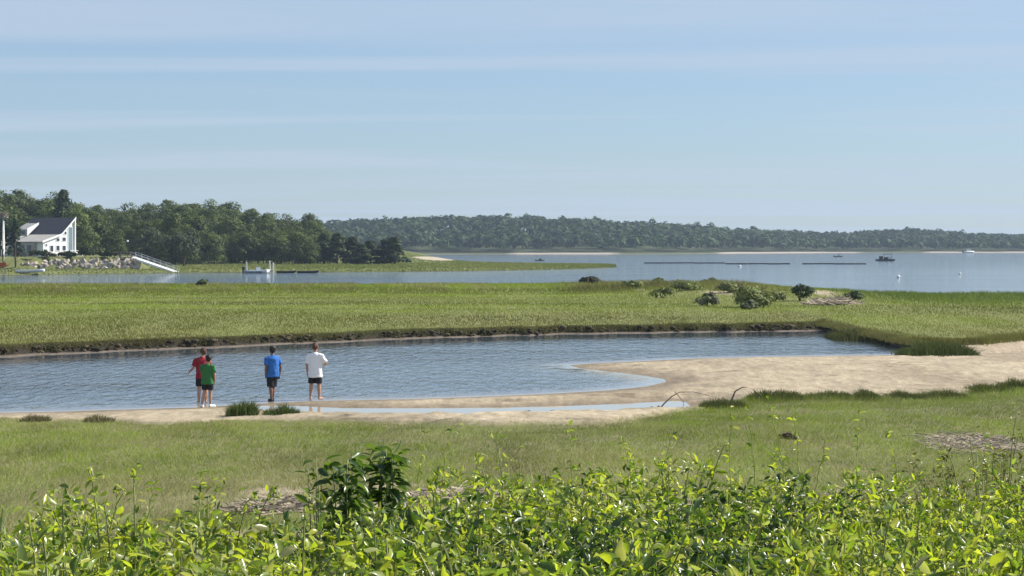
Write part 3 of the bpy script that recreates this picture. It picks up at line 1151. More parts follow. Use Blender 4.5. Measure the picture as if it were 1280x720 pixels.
def shrub(px, py, d, wpx, hpx, colA, colB, label, nclump=22, per=60, lean=0.0, name='shrub', leafk=1.0):
    rgs = np.random.default_rng(int(px * 7 + py))
    if py > 354:
        d = 3.75 * F / (py - HY)
    else:
        d = 217
    X = WX(px, d)
    w_ = wpx * d / F / 2
    h_ = hpx * d / F
    gz = float(marsh_h(np.array([X]), np.array([float(d)]))[0])
    P, Nn, T = crown_points(rgs, w_ * 0.85, h_ * 0.46, nclump, per, w_ * 0.33, low=-0.6)
    P[:, 2] += h_ * 0.40
    P[:, 0] += lean * P[:, 2]
    V, Fq = leaf_quads(P, Nn, rgs.uniform(0.06, 0.13, len(P)) * leafk, rgs)
    col = lerp3(colA, colB, rgs.random(len(P))) * (T * rgs.uniform(0.75, 1.25, len(P)))[:, None]
    e_ = empty(name, (X, d, gz))
    obj('foliage', mesh_np('foliage', V, Fq, np.repeat(col, 4, 0), M['crown']), e_)
    b = MB()
    for k in range(5):
        a = rgs.uniform(0, 6.28)
        t_ = np.array((math.cos(a) * w_ * 0.6, math.sin(a) * w_ * 0.6, h_ * 0.75))
        b.tube([(0, 0, -0.1), t_ * 0.5 + np.array((0, 0, 0.1)), t_], [0.03, 0.02, 0.008], 5)
    b.build('stem', M['bark'], e_)
    return tag(e_, label, 'shrub')


GR, GD, GY = (0.12, 0.15, 0.045), (0.05, 0.075, 0.026), (0.22, 0.235, 0.075)
shrub(250, 353, 232, 15, 9, GD, GR, 'small dark bush leaning right at the channel edge of the marsh', lean=0.6)
shrub(737, 352, 230, 26, 11, (0.030, 0.034, 0.016), (0.055, 0.05, 0.022), 'dark brown green bush alone on the skyline of the marsh beside the channel')
shrub(822, 352, 226, 16, 9, GR, GY, 'small light green bush just behind the yellow green shrub')
shrub(828, 368, 205, 36, 15, GR, GY, 'sparse yellow green shrub on the marsh before the dune', 16, 36)
shrub(888, 356, 215, 22, 8, GR, (0.10, 0.12, 0.05), 'low olive bush on the back of the dune')
shrub(884, 376, 200, 34, 17, (0.10, 0.115, 0.055), (0.15, 0.15, 0.08), 'grey green bush on the near slope of the dune')
shrub(938, 378, 205, 58, 27, GR, GY, 'wide olive green bush crowning the dune', 34, 70)
shrub(936, 380, 197, 22, 11, (0.10, 0.115, 0.055), (0.14, 0.15, 0.08), 'small grey green bush in front of the wide dune bush')
shrub(1000, 372, 200, 30, 22, GD, (0.05, 0.07, 0.028), 'round dark green bush at the sandy end of the dune', lean=0.25)
shrub(792, 360, 200, 30, 8, GR, GY, 'low green bush on flat marsh left of the sparse yellow green shrub')
shrub(858, 364, 200, 44, 10, GR, GY, 'low spreading bush between the sparse yellow green shrub and the dune')
shrub(912, 366, 200, 40, 12, (0.12, 0.13, 0.06), GY, 'pale spreading bush touching the wide dune bush')
shrub(968, 372, 200, 36, 13, GR, GY, 'low olive bush between the wide dune bush and the round dark bush')
shrub(1068, 371, 190, 24, 11, GD, GR, 'small dark green bush right of the bare sand on the dune')


def tuft(px, py, z, wpx, hpx, label, n=500, dark=1.0, col=(0.10, 0.13, 0.04), depth=0.5, name='grass_tussock', snap=False):
    X, D_, _ = W(px, py, z)
    if snap:
        for _k in range(3):
            D_ = float(grass_edge(np.array([X]))[0]) - (0.9 if px > 800 else 0.15)
            X = WX(px, D_)
        z = float(near_h(np.array([X]), np.array([D_]))[0])
    s = D_ / F
    w_, h_ = wpx * s, hpx * s
    rgs = np.random.default_rng(int(px * 3 + py))
    xx = rgs.uniform(-0.5, 0.5, n)
    xx = xx * w_
    yy = rgs.normal(0, depth * 0.4, n)
    prof = np.sqrt(np.clip(1 - (2 * xx / w_) ** 2, 0.05, 1)) * (0.75 + 0.5 * vnoise(xx * 5, xx * 0, int(px)))
    hg_ = h_ * prof * rgs.uniform(0.55, 1.0, n)
    c_ = np.array(col)[None] * dark * rgs.uniform(0.6, 1.35, (n, 1))
    ln_ = np.c_[rgs.normal(0, 0.3, n) + xx / w_ * 0.9, rgs.normal(-0.1, 0.35, n)]
    e_ = empty(name, (X, D_, z))
    obj('blades', grass_mesh('blades', xx, yy, yy * 0, hg_, rgs.uniform(0.012, 0.03, n) * D_ / 63, ln_, c_), e_)['kind'] = 'stuff'
    b = MB()
    rr_ = [(0, 0, -0.25, w_ * 0.46, depth * 0.5), (0, 0, 0.02, w_ * 0.44, depth * 0.45), (0, 0, h_ * 0.12, w_ * 0.25, depth * 0.3)]
    b.rings(rr_, 12)
    b.build('root_mound', M['mud'], e_, True)
    return tag(e_, label, 'tussock')


M['mud'] = m_plain('dark_mud', (0.075, 0.06, 0.045), 0.9, 0.3, 4, 0.6)
tuft(303, 520, 0.16, 38, 24, 'bushy green grass tussock on the sand edge, by the end of the puddle', 900, 0.9)
tuft(352, 520, 0.15, 46, 15, 'low wide grass tussock before the puddle below the person in blue', 800, 0.85)
tuft(45, 524, 0.18, 36, 10, 'straggly tan grass tussock where the pond meets the meadow', 500, 1.0, (0.16, 0.14, 0.07), snap=True)
tuft(125, 527, 0.18, 40, 10, 'dry brownish grass tussock on the sandy meadow edge', 500, 1.0, (0.17, 0.15, 0.08), snap=True)
tuft(1078, 424, 0.0, 84, 15, 'dark overhanging marsh grass clump at the end of the pond spit', 2600, 0.7, (0.11, 0.12, 0.045), depth=3.0)
tuft(1122, 427, 0.0, 70, 14, 'flat marsh grass clump between spit end and the pond corner', 2200, 0.75, (0.12, 0.125, 0.045), depth=3.0)
tuft(1172, 446, 0.05, 92, 22, 'big dark green grass hummock overhanging the sand at the pond corner', 3200, 0.7, (0.10, 0.13, 0.04), depth=2.2)
for k, (px, py, w_, h_) in enumerate(((905, 503, 60, 12), (970, 498, 70, 14), (1040, 497, 60, 12), (1085, 499, 30, 14), (1130, 498, 50, 12), (1180, 493, 60, 12), (1235, 486, 60, 13), (1275, 481, 50, 14))):
    t_ = tuft(px, py, 0.22, w_, h_, 'dark mounded grass tussock edging the sand on the meadow side', 1100, 0.7, (0.13, 0.15, 0.05), depth=0.9, snap=True)
    t_['group'] = 'dark tussocks along the beach edge'

# rotting branch on the beach
b = MB()
p0 = np.array(W(823, 513, 0.12))
s = p0[1] / F
br = [(0, 0, 0), (7, -0.1, 9), (16, -0.2, 18), (26, -0.1, 23), (44, 0.1, 23), (60, 0.2, 19), (74, 0.3, 15)]
b.tube([p0 + np.array((a * s, c, h_ * s)) for a, c, h_ in br], [0.022, 0.020, 0.017, 0.013, 0.009, 0.007, 0.004], 6)
b.tube([p0 + np.array((20 * s, -0.2, 24 * s)), p0 + np.array((30 * s, -0.5, 12 * s)), p0 + np.array((28 * s, -0.6, 0))], [0.014, 0.010, 0.006], 5)
tag(b.build('driftwood_branch', M['twig'], None, True), 'thin dead branch arching out of the sand beside the puddle', 'branch')
b = MB()
p0 = np.array(W(914, 501, 0.2))
s = p0[1] / F
b.tube([p0, p0 + np.array((5 * s, 0, 12 * s)), p0 + np.array((14 * s, 0, 17 * s)), p0 + np.array((20 * s, 0, 17 * s))], [0.03, 0.024, 0.016, 0.008], 5)
tag(b.build('driftwood_stick', M['twig'], None, True), 'short bent dead stick poking up from the grassy sand edge', 'stick')
# weed clods on the puddle's rim and dead lumps
for k, (px, py, w_, lb) in enumerate(((816, 509, 26, 'brown clump of seaweed at the foot of the arching branch'), (658, 517, 9, 'small dark weed clump in the middle of the puddle'), (692, 519, 8, 'small dark weed clump on the puddle rim'), (985, 543, 14, 'dark lump of rotten turf in the meadow'))):
    X, D_, _ = W(px, py, 0.03 if k < 3 else 0.4)
    rgs = np.random.default_rng(k)
    n = 160
    q = rgs.normal(size=(n, 3)) * np.array((w_ * D_ / F * 0.25, 0.12, 0.05))
    q[:, 2] = np.abs(q[:, 2]) + float(near_h(np.array([X]), np.array([D_]))[0])
    q[:, 0] += X
    q[:, 1] += D_
    V, Fq = leaf_quads(q, rgs.normal(size=(n, 3)) + np.array((0, 0, 1)), rgs.uniform(0.03, 0.07, n), rgs)
    col = np.array((0.07, 0.05, 0.03))[None] * rgs.uniform(0.5, 1.5, (n, 1))
    tag(obj('seaweed_clump', mesh_np('seaweed_clump', V, Fq, np.repeat(col, 4, 0), M['wrack'])), lb, 'seaweed', kind='stuff')

# wrack: straw heaps on the meadow


def wrack(px, py, wpx, dep, n, label, z=0.5, hf=near_h, k=1.0):
    X, D_, _ = W(px, py, z)
    rgs = np.random.default_rng(int(px))
    w_ = wpx * D_ / F
    a = np.clip(rgs.normal(0, 0.24, n), -0.5, 0.5)
    x_ = X + a * w_
    y_ = D_ + rgs.normal(0, dep * 0.42, n) + 0.6 * (vnoise(x_ * 1.3, x_ * 0, 8) - 0.5) * dep
    z_ = hf(x_, y_) + k * 0.01 + k * rgs.random(n) ** 2 * 0.13 * (1 - 4 * a * a) * (0.2 + 1.1 * vnoise(x_ * 2.2, y_ * 2.2, 3))
    an = rgs.normal(0.2, 0.6, n)
    L = rgs.uniform(0.12, 0.42, n) * k
    dx, dy, dz_ = np.cos(an) * L, np.sin(an) * L, rgs.normal(0, 0.10, n) * L * 2
    wv = rgs.uniform(0.004, 0.010, n) * k
    p = np.c_[x_, y_, z_]
    dd_ = np.c_[dx, dy, dz_]
    up = np.c_[-np.sin(an) * wv, np.cos(an) * wv, wv * 0.8]
    V = np.stack([p - dd_ / 2 - up, p - dd_ / 2 + up, p + dd_ / 2 + up, p + dd_ / 2 - up], 1).reshape(-1, 3)
    i_ = np.arange(n) * 4
    c_ = lerp3((0.22, 0.175, 0.12), (0.46, 0.385, 0.27), rgs.random(n)) * np.where(rgs.random(n) < 0.35, 0.4, 1.0)[:, None]
    o_ = obj('wrack_straw', mesh_np('wrack_straw', V, np.c_[i_, i_ + 1, i_ + 2, i_ + 3], np.repeat(c_, 4, 0), M['wrack']))
    tag(o_, label, 'straw', kind='stuff')


wrack(1040, 375, 60, 2.5, 1500, 'grey heap of dead reeds at the end of the dune, beside the round dark bush', 0.85, marsh_h, 3.2)
wrack(1226, 545, 130, 1.8, 4200, 'heap of pale dead reed straw washed up on the meadow')
wrack(570, 592, 170, 1.1, 2200, 'thin strip of pale dead reed straw behind the dark leafy plants', 0.8, k=1.5)
wrack(335, 606, 110, 0.5, 1300, 'short pale straw strip left of the dark leafy plants', 0.85, k=1.4)
wrack(735, 598, 160, 1.0, 1900, 'pale straw strip half hidden behind the middle of the thicket', 0.85, k=1.4)
wrack(30, 690, 120, 0.8, 1600, 'pale straw beside the thicket at its open end', 1.1)
wrack(1090, 586, 90, 0.7, 1200, 'pale straw strip just behind the right part of the thicket', 0.75)

# ------------------------------------------------------------------ house on the stone wall
HD = 397.0
hz = 2.75
hp = empty('white_house', (WX(54, HD), HD, hz), R(-36))
# local axes: +x = gable normal side (towards right and camera), -y = front eave side; origin at the front corner of the gable
L, S, PK = 11.4, 7.4, 6.7        # ridge length, span, ridge height
EH, KX, KH = 2.7, 4.2, 3.9      # eave height, where the slope breaks, its height
b = MB()
prof = [(0, 0), (S, 0), (S, PK), (KX, KH), (0, EH)]
for xx in (0, -L):
    pass
V = [(0, a, h_) for a, h_ in prof] + [(-L, a, h_) for a, h_ in prof]
b.add(V, [(0, 1, 2, 3, 4), (9, 8, 7, 6, 5), (1, 0, 5, 6), (2, 1, 6, 7), (0, 4, 9, 5), (4, 3, 8, 9), (3, 2, 7, 8)])
b.build('wall', M['white_paint'], hp)


def slab(y0, z0, y1, z1, x0, x1, th, mat, name):
    b_ = MB()
    V_ = [(x0, y0, z0), (x1, y0, z0), (x1, y1, z1), (x0, y1, z1)]
    b_.add(V_ + [(a, c, h_ + th) for a, c, h_ in V_], [(3, 2, 1, 0), (4, 5, 6, 7), (0, 1, 5, 4), (1, 2, 6, 5), (2, 3, 7, 6), (3, 0, 4, 7)])
    return b_.build(name, mat, hp)


slab(KX - 0.05, KH + 0.02, S + 0.25, PK + 0.3, -L - 0.3, 0.28, 0.16, M['roof'], 'roof')
lower = slab(-0.45, EH - 0.12, KX, KH + 0.02, -L * 0.72, 0.28, 0.14, M['shingle'], 'lower_roof')
# rake trim along the gable
b = MB()
for (y0, z0, y1, z1) in ((-0.45, EH - 0.2, KX, KH - 0.06), (KX, KH - 0.06, S + 0.3, PK + 0.26)):
    V = [(0.28, y0, z0), (0.28, y1, z1), (0.28, y1, z1 + 0.36), (0.28, y0, z0 + 0.36)]
    b.add([(a + 0.06, c, h_) for a, c, h_ in V] + [(a, c, h_) for a, c, h_ in V], [(0, 1, 2, 3), (7, 6, 5, 4), (0, 4, 5, 1), (1, 5, 6, 2), (2, 6, 7, 3), (3, 7, 4, 0)])
b.box((0.12, S + 0.12, PK / 2 + 0.1), (0.36, 0.24, PK + 0.2))
b.build('rake_trim', M['white_paint'], hp)


def window(y, z, w_, h_, mat=None, name='window'):
    b_ = MB()
    t = 0.09
    for (yy, zz2, ww, hh) in ((y - w_ / 2, z, t, h_ + t), (y + w_ / 2, z, t, h_ + t), (y, z - h_ / 2, w_ - t, t), (y, z + h_ / 2, w_ - t, t)):
        b_.box((0.03, yy, zz2), (0.08, ww, hh))
    f = b_.build(name, M['white_paint'], hp)
    b_ = MB()
    b_.box((0.012, y, z), (0.03, w_ - t, h_ - t))
    b_.build('pane', mat or M['glass'], f)


for yy in (2.0, 3.5, 5.0):
    window(yy, 1.45, 0.85, 1.15)
window(3.5, 3.05, 0.8, 0.6)
window(5.0, 3.15, 0.85, 0.75)
window(5.3, 4.3, 0.6, 0.6)
window(0.75, 2.1, 0.5, 0.4)
window(6.5, 3.2, 1.0, 4.4, M['blue_glass'])
# dormer on the long roof
b = MB()
dx0, dx1 = -10.8, -7.6
b.add([(dx0, 3.0, 3.75), (dx1, 3.0, 3.75), (dx1, 3.0, 5.0), (dx0, 3.0, 5.0), (dx0, 5.6, 6.15), (dx1, 5.6, 6.15)],
      [(0, 1, 2, 3), (1, 5, 2), (0, 3, 4), (3, 2, 5, 4), (0, 4, 5, 1)])
dm_ = b.build('dormer', M['shingle'], hp)
b = MB()
b.add([(dx1 + 0.03, 2.9, 3.8), (dx1 + 0.03, 2.9, 5.15), (dx1 + 0.03, 5.7, 6.3), (dx1 + 0.03, 5.7, 5.9), (dx1 + 0.09, 2.9, 3.8), (dx1 + 0.09, 2.9, 5.15), (dx1 + 0.09, 5.7, 6.3), (dx1 + 0.09, 5.7, 5.9)],
      [(0, 1, 2, 3), (7, 6, 5, 4), (0, 4, 5, 1), (1, 5, 6, 2), (2, 6, 7, 3), (3, 7, 4, 0)])
b.build('trim', M['white_paint'], dm_)
b = MB()
b.box((-9.2, 2.97, 4.4), (1.9, 0.05, 0.7))
b.build('pane', M['glass'], dm_)
# grey porch wing on the front
b = MB()
b.box((-5.0, -0.25, 1.25), (6.5, 0.46, 2.5))
pw = b.build('porch_wall', M['shingle'], hp)
for xx, ww in ((-3.2, 1.0), (-5.2, 1.2), (-7.0, 1.0)):
    b = MB()
    b.box((xx, -0.50, 1.45), (ww, 0.05, 1.3))
    b.build('pane', M['glass'], pw)
b = MB()
b.box((-6.2, -0.95, 0.55), (1.5, 0.06, 0.9))
b.build('red_screen', M['red'], hp)
b = MB()
b.box((-7.6, -1.0, 2.35), (2.6, 0.9, 0.12))
b.build('awning', M['white_paint'], hp)
# deck at the gable
dk_ = MB()
dk_.box((1.6, 3.6, 0.05), (2.9, 6.6, 0.18))
dko = dk_.build('deck', M['wood'], hp)
b = MB()
for yy in np.linspace(0.4, 6.8, 8):
    b.box((2.95, yy, 0.6), (0.08, 0.08, 0.95))
b.box((2.95, 3.6, 1.08), (0.1, 6.5, 0.08))
b.box((2.95, 3.6, 0.7), (0.04, 6.5, 0.25))
b.box((1.6, 6.84, 1.08), (2.7, 0.08, 0.08))
b.box((1.6, 6.84, 0.6), (2.7, 0.04, 0.5))
b.build('deck_railing', M['white_paint'], dko)
tag(hp, 'white house with dark steep roof and windowed gable above the stone wall', 'house')

# stone revetment: boulder by boulder
rg = np.random.default_rng(33)
rev = empty('stone_wall', (-76, 388.5, 0.4))
protos = []
for k in range(6):
    import bmesh
    bm = bmesh.new()
    bmesh.ops.create_icosphere(bm, subdivisions=2, radius=0.5)
    me = bpy.data.meshes.new('boulder')
    bm.to_mesh(me)
    bm.free()
    co = np.empty(len(me.vertices) * 3, np.float32)
    me.vertices.foreach_get('co', co)
    co = co.reshape(-1, 3)
    for j in range(11):
        nn = rg.normal(size=3)
        nn /= np.linalg.norm(nn)
        dd = co @ nn
        lim = rg.uniform(0.20, 0.36)
        co = co - np.where(dd > lim, dd - lim, 0)[:, None] * nn[None]
    me.vertices.foreach_set('co', (co * 1.25).ravel())
    me.materials.append(M['stone'])
    me.update()
    protos.append(me)
xw = WX(30, 388)
while xw < WX(178, 388):
    t_ = (xw - WX(30, 388)) / (WX(178, 388) - WX(30, 388))
    h_tot = 1.25 + 0.45 * sstep(0, 0.35, t_) - 0.5 * sstep(0.93, 1, t_)
    zc = 0.35
    for tier in range(4):
        if zc > 0.4 + h_tot - 0.25:
            break
        s = rg.uniform(0.85, 1.45) * (1.05 if tier == 0 else 0.9)
        o = obj('boulder', protos[rg.integers(0, 6)], rev)
        o.location = (xw + rg.uniform(-0.3, 0.3) + 76, -0.9 + tier * 0.42 + rg.uniform(-0.15, 0.15), zc - 0.4 + s * 0.32)
        o.rotation_euler = tuple(rg.uniform(0, 6.28, 3))
        o.scale = (s * 1.35, s, s * 0.95)
        zc += s * 0.55
    xw += rg.uniform(0.65, 0.95)
tag(rev, 'rough wall of pale granite boulders below the white house', 'stone wall')

# low hedge and planting above the wall
for k, (px, w_, h_, lb) in enumerate(((52, 40, 7, 'low dark hedge on the stone wall before the house porch'), (106, 22, 11, 'clipped dark bush on the stone wall right of the deck'), (84, 26, 5, 'low dark hedge on the stone wall below the deck'), (134, 26, 6, 'low scruffy bush on the stone wall before the trees'))):
    d_ = 391.5
    rgs = np.random.default_rng(80 + k)
    w2, h2 = w_ * d_ / F / 2, h_ * d_ / F
    P, Nn, T = crown_points(rgs, w2 * 0.9, h2 * 0.5, 26, 30, 0.5, low=-0.6)
    P[:, 1] *= 0.35
    P[:, 2] += h2 * 0.5
    V, Fq = leaf_quads(P, Nn, rgs.uniform(0.14, 0.26, len(P)), rgs)
    col = lerp3((0.03, 0.045, 0.02), (0.06, 0.08, 0.03), rgs.random(len(P)))
    e_ = empty('hedge', (WX(px, d_), d_, 2.7))
    obj('foliage', mesh_np('foliage', V, Fq, np.repeat(col, 4, 0), M['crown']), e_)
    b = MB()
    b.tube([(0, 0, -0.3), (0.05, 0, h2 * 0.6)], [0.06, 0.03], 5)
    b.build('stem', M['bark'], e_)
    tag(e_, lb, 'hedge')

# gangway
g0 = np.array((WX(166, 390), 390, WZ(322, 390)))
g1 = np.array((WX(221, 380), 380, WZ(341, 380)))
ge_ = empty('gangway', tuple(g1))
dv = g0 - g1
side = np.cross(dv, (0, 0, 1))
side = side / np.linalg.norm(side) * 0.55
b = MB()
V = [-side, side, side + dv, -side + dv]
V = [v - np.array((0, 0, 0.16)) for v in V] + [v + np.array((0, 0, 0.16)) for v in V]
b.add(V, [(3, 2, 1, 0), (4, 5, 6, 7), (0, 1, 5, 4), (1, 2, 6, 5), (2, 3, 7, 6), (3, 0, 4, 7)])
b.build('ramp', M['white_paint'], ge_)
for sgn in (-1, 1):
    b = MB()
    for hh in (0.55, 1.0):
        b.tube([side * sgn + np.array((0, 0, hh)), side * sgn + dv + np.array((0, 0, hh))], 0.03, 5)
    for k in range(8):
        q_ = side * sgn + dv * (k / 7)
        b.tube([q_ + np.array((0, 0, 0.1)), q_ + np.array((0, 0, 1.0))], 0.03, 5)
    b.build('railing', M['metal'], ge_)
tag(ge_, 'white gangway ramp sloping from the stone wall down to the channel', 'gangway')
pier = empty('landing', (g0[0], g0[1], 2.6))
b = MB()
b.box((-1.2, 0.2, 0.05), (2.6, 1.8, 0.18))
b.build('platform', M['wood'], pier)
for xx, yy in ((-2.3, -0.5), (-0.2, -0.5), (-2.3, 0.9), (-0.2, 0.9)):
    b = MB()
    b.tube([(xx, yy, -2.6), (xx, yy, 1.2)], 0.1, 7)
    b.build('post', M['dark_wood'], pier)
b = MB()
b.box((-1.2, -0.5, 1.0), (2.2, 0.07, 0.09))
b.box((-1.2, -0.5, 0.6), (2.2, 0.07, 0.09))
b.build('rail', M['wood'], pier)
tag(pier, 'small weathered wooden landing at the head of the gangway', 'landing')
lp = empty('lamp_post', (WX(159, 391), 391.4, 2.6))
b = MB()
b.tube([(0, 0, 0), (0, 0, 2.8)], [0.05, 0.04], 7)
b.build('post', M['dark_wood'], lp)
b = MB()
b.ball((0, 0, 2.95), (0.2, 0.2, 0.2), 9, 6)
b.build('globe', M['white_paint'], lp, True)
tag(lp, 'slim lamp post with pale globe at the landing', 'lamp post')

# nest pole
D_ = 262.0
zp = float(marsh_h(np.array([WX(5, D_)]), np.array([D_]))[0]) - 0.2
ps = D_ / F
pe = empty('nest_pole', (WX(4.5, D_), D_, zp))
top = WZ(272, D_) - zp
b = MB()
b.tube([(0, 0, 0), (0.03, 0, top * 0.5), (-0.06, 0, top)], [0.17, 0.14, 0.12], 9)
b.build('pole', M['pale_wood'], pe, True)
b = MB()
b.box((-0.02, 0, top + 0.05), (1.0, 1.0, 0.1))
pl_ = b.build('platform', M['wood'], pe)
b = MB()
rg = np.random.default_rng(3)
for k in range(70):
    a = rg.uniform(0, 6.28)
    r0 = rg.uniform(0.15, 0.5)
    c_ = np.array((math.cos(a) * r0, math.sin(a) * r0, top + 0.15 + rg.uniform(0, 0.5)))
    d_ = np.array((-math.sin(a) + rg.normal(0, 0.3), math.cos(a) + rg.normal(0, 0.3), rg.normal(0, 0.3))) * rg.uniform(0.25, 0.5)
    b.tube([c_ - d_, c_ + d_], 0.025, 4)
b.build('nest', M['wood'], pe)
b = MB()
b.box((-0.05, -0.2, WZ(331, D_) - zp), (0.85, 0.05, 0.5))
b.build('orange_board', M['orange'], pe)
tag(pe, 'tall pale pole with stick nest platform and orange board', 'pole')

# ------------------------------------------------------------------ boats


def hull(L_, B_, Hh, bow=0.55, n=9, flat=0.75):
    """open boat hull along +x, keel on z = 0"""
    b_ = MB()
    V_, fs = [], []
    m = 7
    for i_ in range(n):
        t = i_ / (n - 1)
        w_ = B_ / 2 * (1 - max(0, (t - bow) / (1 - bow)) ** 2.0) * (0.86 + 0.14 * min(1, t * 3))
        w_ = max(w_, 0.03)
        sh = Hh * (1 + 0.28 * max(0, t - 0.4) ** 1.5 * 2)
        kz = 0.0 + Hh * 0.55 * max(0, (t - 0.8) / 0.2) ** 2
        for (a, h_) in ((-1, 1), (-0.92, 0.45), (-0.55 * flat, 0.06), (0, 0), (0.55 * flat, 0.06), (0.92, 0.45), (1, 1)):
            V_.append((t * L_ - L_ / 2, a * w_, kz + (sh - kz) * h_))
    for i_ in range(n - 1):
        for k in range(m - 1):
            fs.append((i_ * m + k, (i_ + 1) * m + k, (i_ + 1) * m + k + 1, i_ * m + k + 1))
    fs.append(tuple(range(m)))
    nb = len(V_)
    # inner skin and gunwale
    for i_ in range(n):
        for (s_, h_) in ((-1, 1.0), (1, 1.0)):
            q_ = V_[i_ * m + (0 if s_ < 0 else 6)]
            V_.append((q_[0] * 0.97, q_[1] * 0.82, q_[2] - 0.01))
        lo = V_[i_ * m + 3]
        V_.append((lo[0] * 0.95, 0, lo[2] + Hh * 0.35))
    for i_ in range(n - 1):
        a0, a1 = nb + i_ * 3, nb + (i_ + 1) * 3
        fs += [(a0, a0 + 2, a1 + 2, a1), (a0 + 2, a0 + 1, a1 + 1, a1 + 2), (i_ * m, a0, a1, (i_ + 1) * m), (a0 + 1, i_ * m + 6, (i_ + 1) * m + 6, a1 + 1)]
    return b_.add(V_, fs)


# skiff at its piles
D_ = 377.0
bt = empty('moored_skiff', (WX(322, D_), D_, -0.12), R(12))
hull(4.6, 1.7, 0.62).build('hull', M['grey_hull'], bt, True)
b = MB()
b.box((0.1, 0, 0.8), (0.7, 0.8, 0.75))
cs = b.build('console', M['white_paint'], bt)
b = MB()
b.add([(0.45, -0.4, 1.15), (0.45, 0.4, 1.15), (0.2, 0.38, 1.55), (0.2, -0.38, 1.55), (0.48, -0.4, 1.15), (0.48, 0.4, 1.15), (0.23, 0.38, 1.55), (0.23, -0.38, 1.55)],
      [(0, 1, 2, 3), (7, 6, 5, 4), (0, 4, 5, 1), (2, 6, 7, 3), (1, 5, 6, 2), (3, 7, 4, 0)])
b.build('windscreen', M['blue_glass'], cs)
b = MB()
b.box((-2.45, 0, 0.95), (0.42, 0.4, 0.55))
b.box((-2.5, 0, 0.45), (0.2, 0.16, 0.7))
b.build('outboard_motor', M['black'], bt)
b = MB()
b.box((-1.1, 0, 0.62), (0.45, 1.3, 0.12))
b.build('thwart', M['white_paint'], bt)
b = MB()
b.box((1.2, 0, 0.66), (0.6, 1.0, 0.14))
b.build('thwart', M['white_paint'], bt)
tag(bt, 'small grey and white skiff moored among pale piles', 'boat')
D_ = 379.0
wt = empty('white_dinghy', (WX(334, D_), D_ - 3, -0.1), R(-75))
hull(3.2, 1.4, 0.6).build('hull', M['white_paint'], wt, True)
b = MB()
b.box((-1.75, 0, 0.7), (0.35, 0.35, 0.6))
b.build('outboard_motor', M['black'], wt)
tag(wt, 'white dinghy end-on with black outboard, beside the grey skiff', 'boat')
for k, (px, tp) in enumerate(((308, 328), (337, 326.5), (341.5, 329))):
    d_ = 381 - k * 2
    b = MB()
    b.tube([(0, 0, -1.0), (0, 0, WZ(tp, d_))], [0.16, 0.13], 8)
    b.tube([(0, 0, WZ(tp, d_)), (0, 0, WZ(tp, d_) + 0.12)], [0.15, 0.02], 8)
    o = b.build('mooring_pile', M['pale_wood'])
    o.location = (WX(px, d_), d_, 0)
    tag(o, 'pale wooden mooring pile standing beside the grey skiff', 'pile', 'piles at the skiff')
D_ = 379.0
for (px, w_, lb) in ((358, 24, 'dark low canoe tied to the marsh edge next to the piles'), (385, 27, 'dark canoe with raised bow farther from the piles')):
    o = hull(w_ * D_ / F, 0.85, 0.42, 0.5).build('canoe', M['dark_hull'], None, True)
    o.location = (WX(px, D_), D_, -0.06)
    o.rotation_euler = (0, 0, R(3))
    tag(o, lb, 'canoe')
# beached white rowing boat
d_ = 352.0
o = hull(37 * d_ / F, 1.3, 0.5).build('rowing_boat', M['white_paint'], None, True)
xr = WX(37, d_)
o.location = (xr, d_, float(spit_h(np.array([xr]), np.array([d_]))[0]) + 0.18)
o.rotation_euler = (0, R(3), R(174))
tag(o, 'long white rowing boat lying on the grass below the stone wall', 'boat')


def motorboat(px, py, lpx, rz, hullm, label, cabin=None, d_=None, people=False):
    d_ = d_ or H * F / (py - HY)
    L_ = lpx * d_ / F
    e_ = empty('motorboat', (WX(px, d_), d_, -0.12), R(rz))
    hull(L_, L_ * 0.34, L_ * 0.13).build('hull', hullm, e_, True)
    if cabin:
        b_ = MB()
        hh = L_ * 0.13
        b_.box((0.02 * L_, 0, hh * 1.55), (L_ * 0.26, L_ * 0.2, hh * 1.3))
        b_.box((0.02 * L_, 0, hh * 2.3), (L_ * 0.3, L_ * 0.24, hh * 0.14))
        cb = b_.build('cabin', cabin, e_)
        for s_ in (-1, 1):
            b_ = MB()
            b_.box((0.02 * L_, s_ * L_ * 0.101, hh * 1.8), (L_ * 0.2, 0.02, hh * 0.5))
            b_.build('pane', M['glass'], cb)
    b_ = MB()
    b_.box((-L_ * 0.53, 0, L_ * 0.14), (L_ * 0.07, L_ * 0.07, L_ * 0.16))
    b_.build('outboard_motor', M['black'], e_)
    return tag(e_, label, 'boat')


motorboat(675, 326, 11, 8, M['dark_hull'], 'small dark boat on the bay behind the spit', M['dark_hull'], 700)
motorboat(1048, 321.5, 11, 5, M['dark_hull'], 'small boat with white cabin out beyond the float line', M['white_paint'], 960)
motorboat(1211, 317, 17, 25, M['white_paint'], 'white cabin boat lying against the far sandy shore', M['white_paint'], 1540)
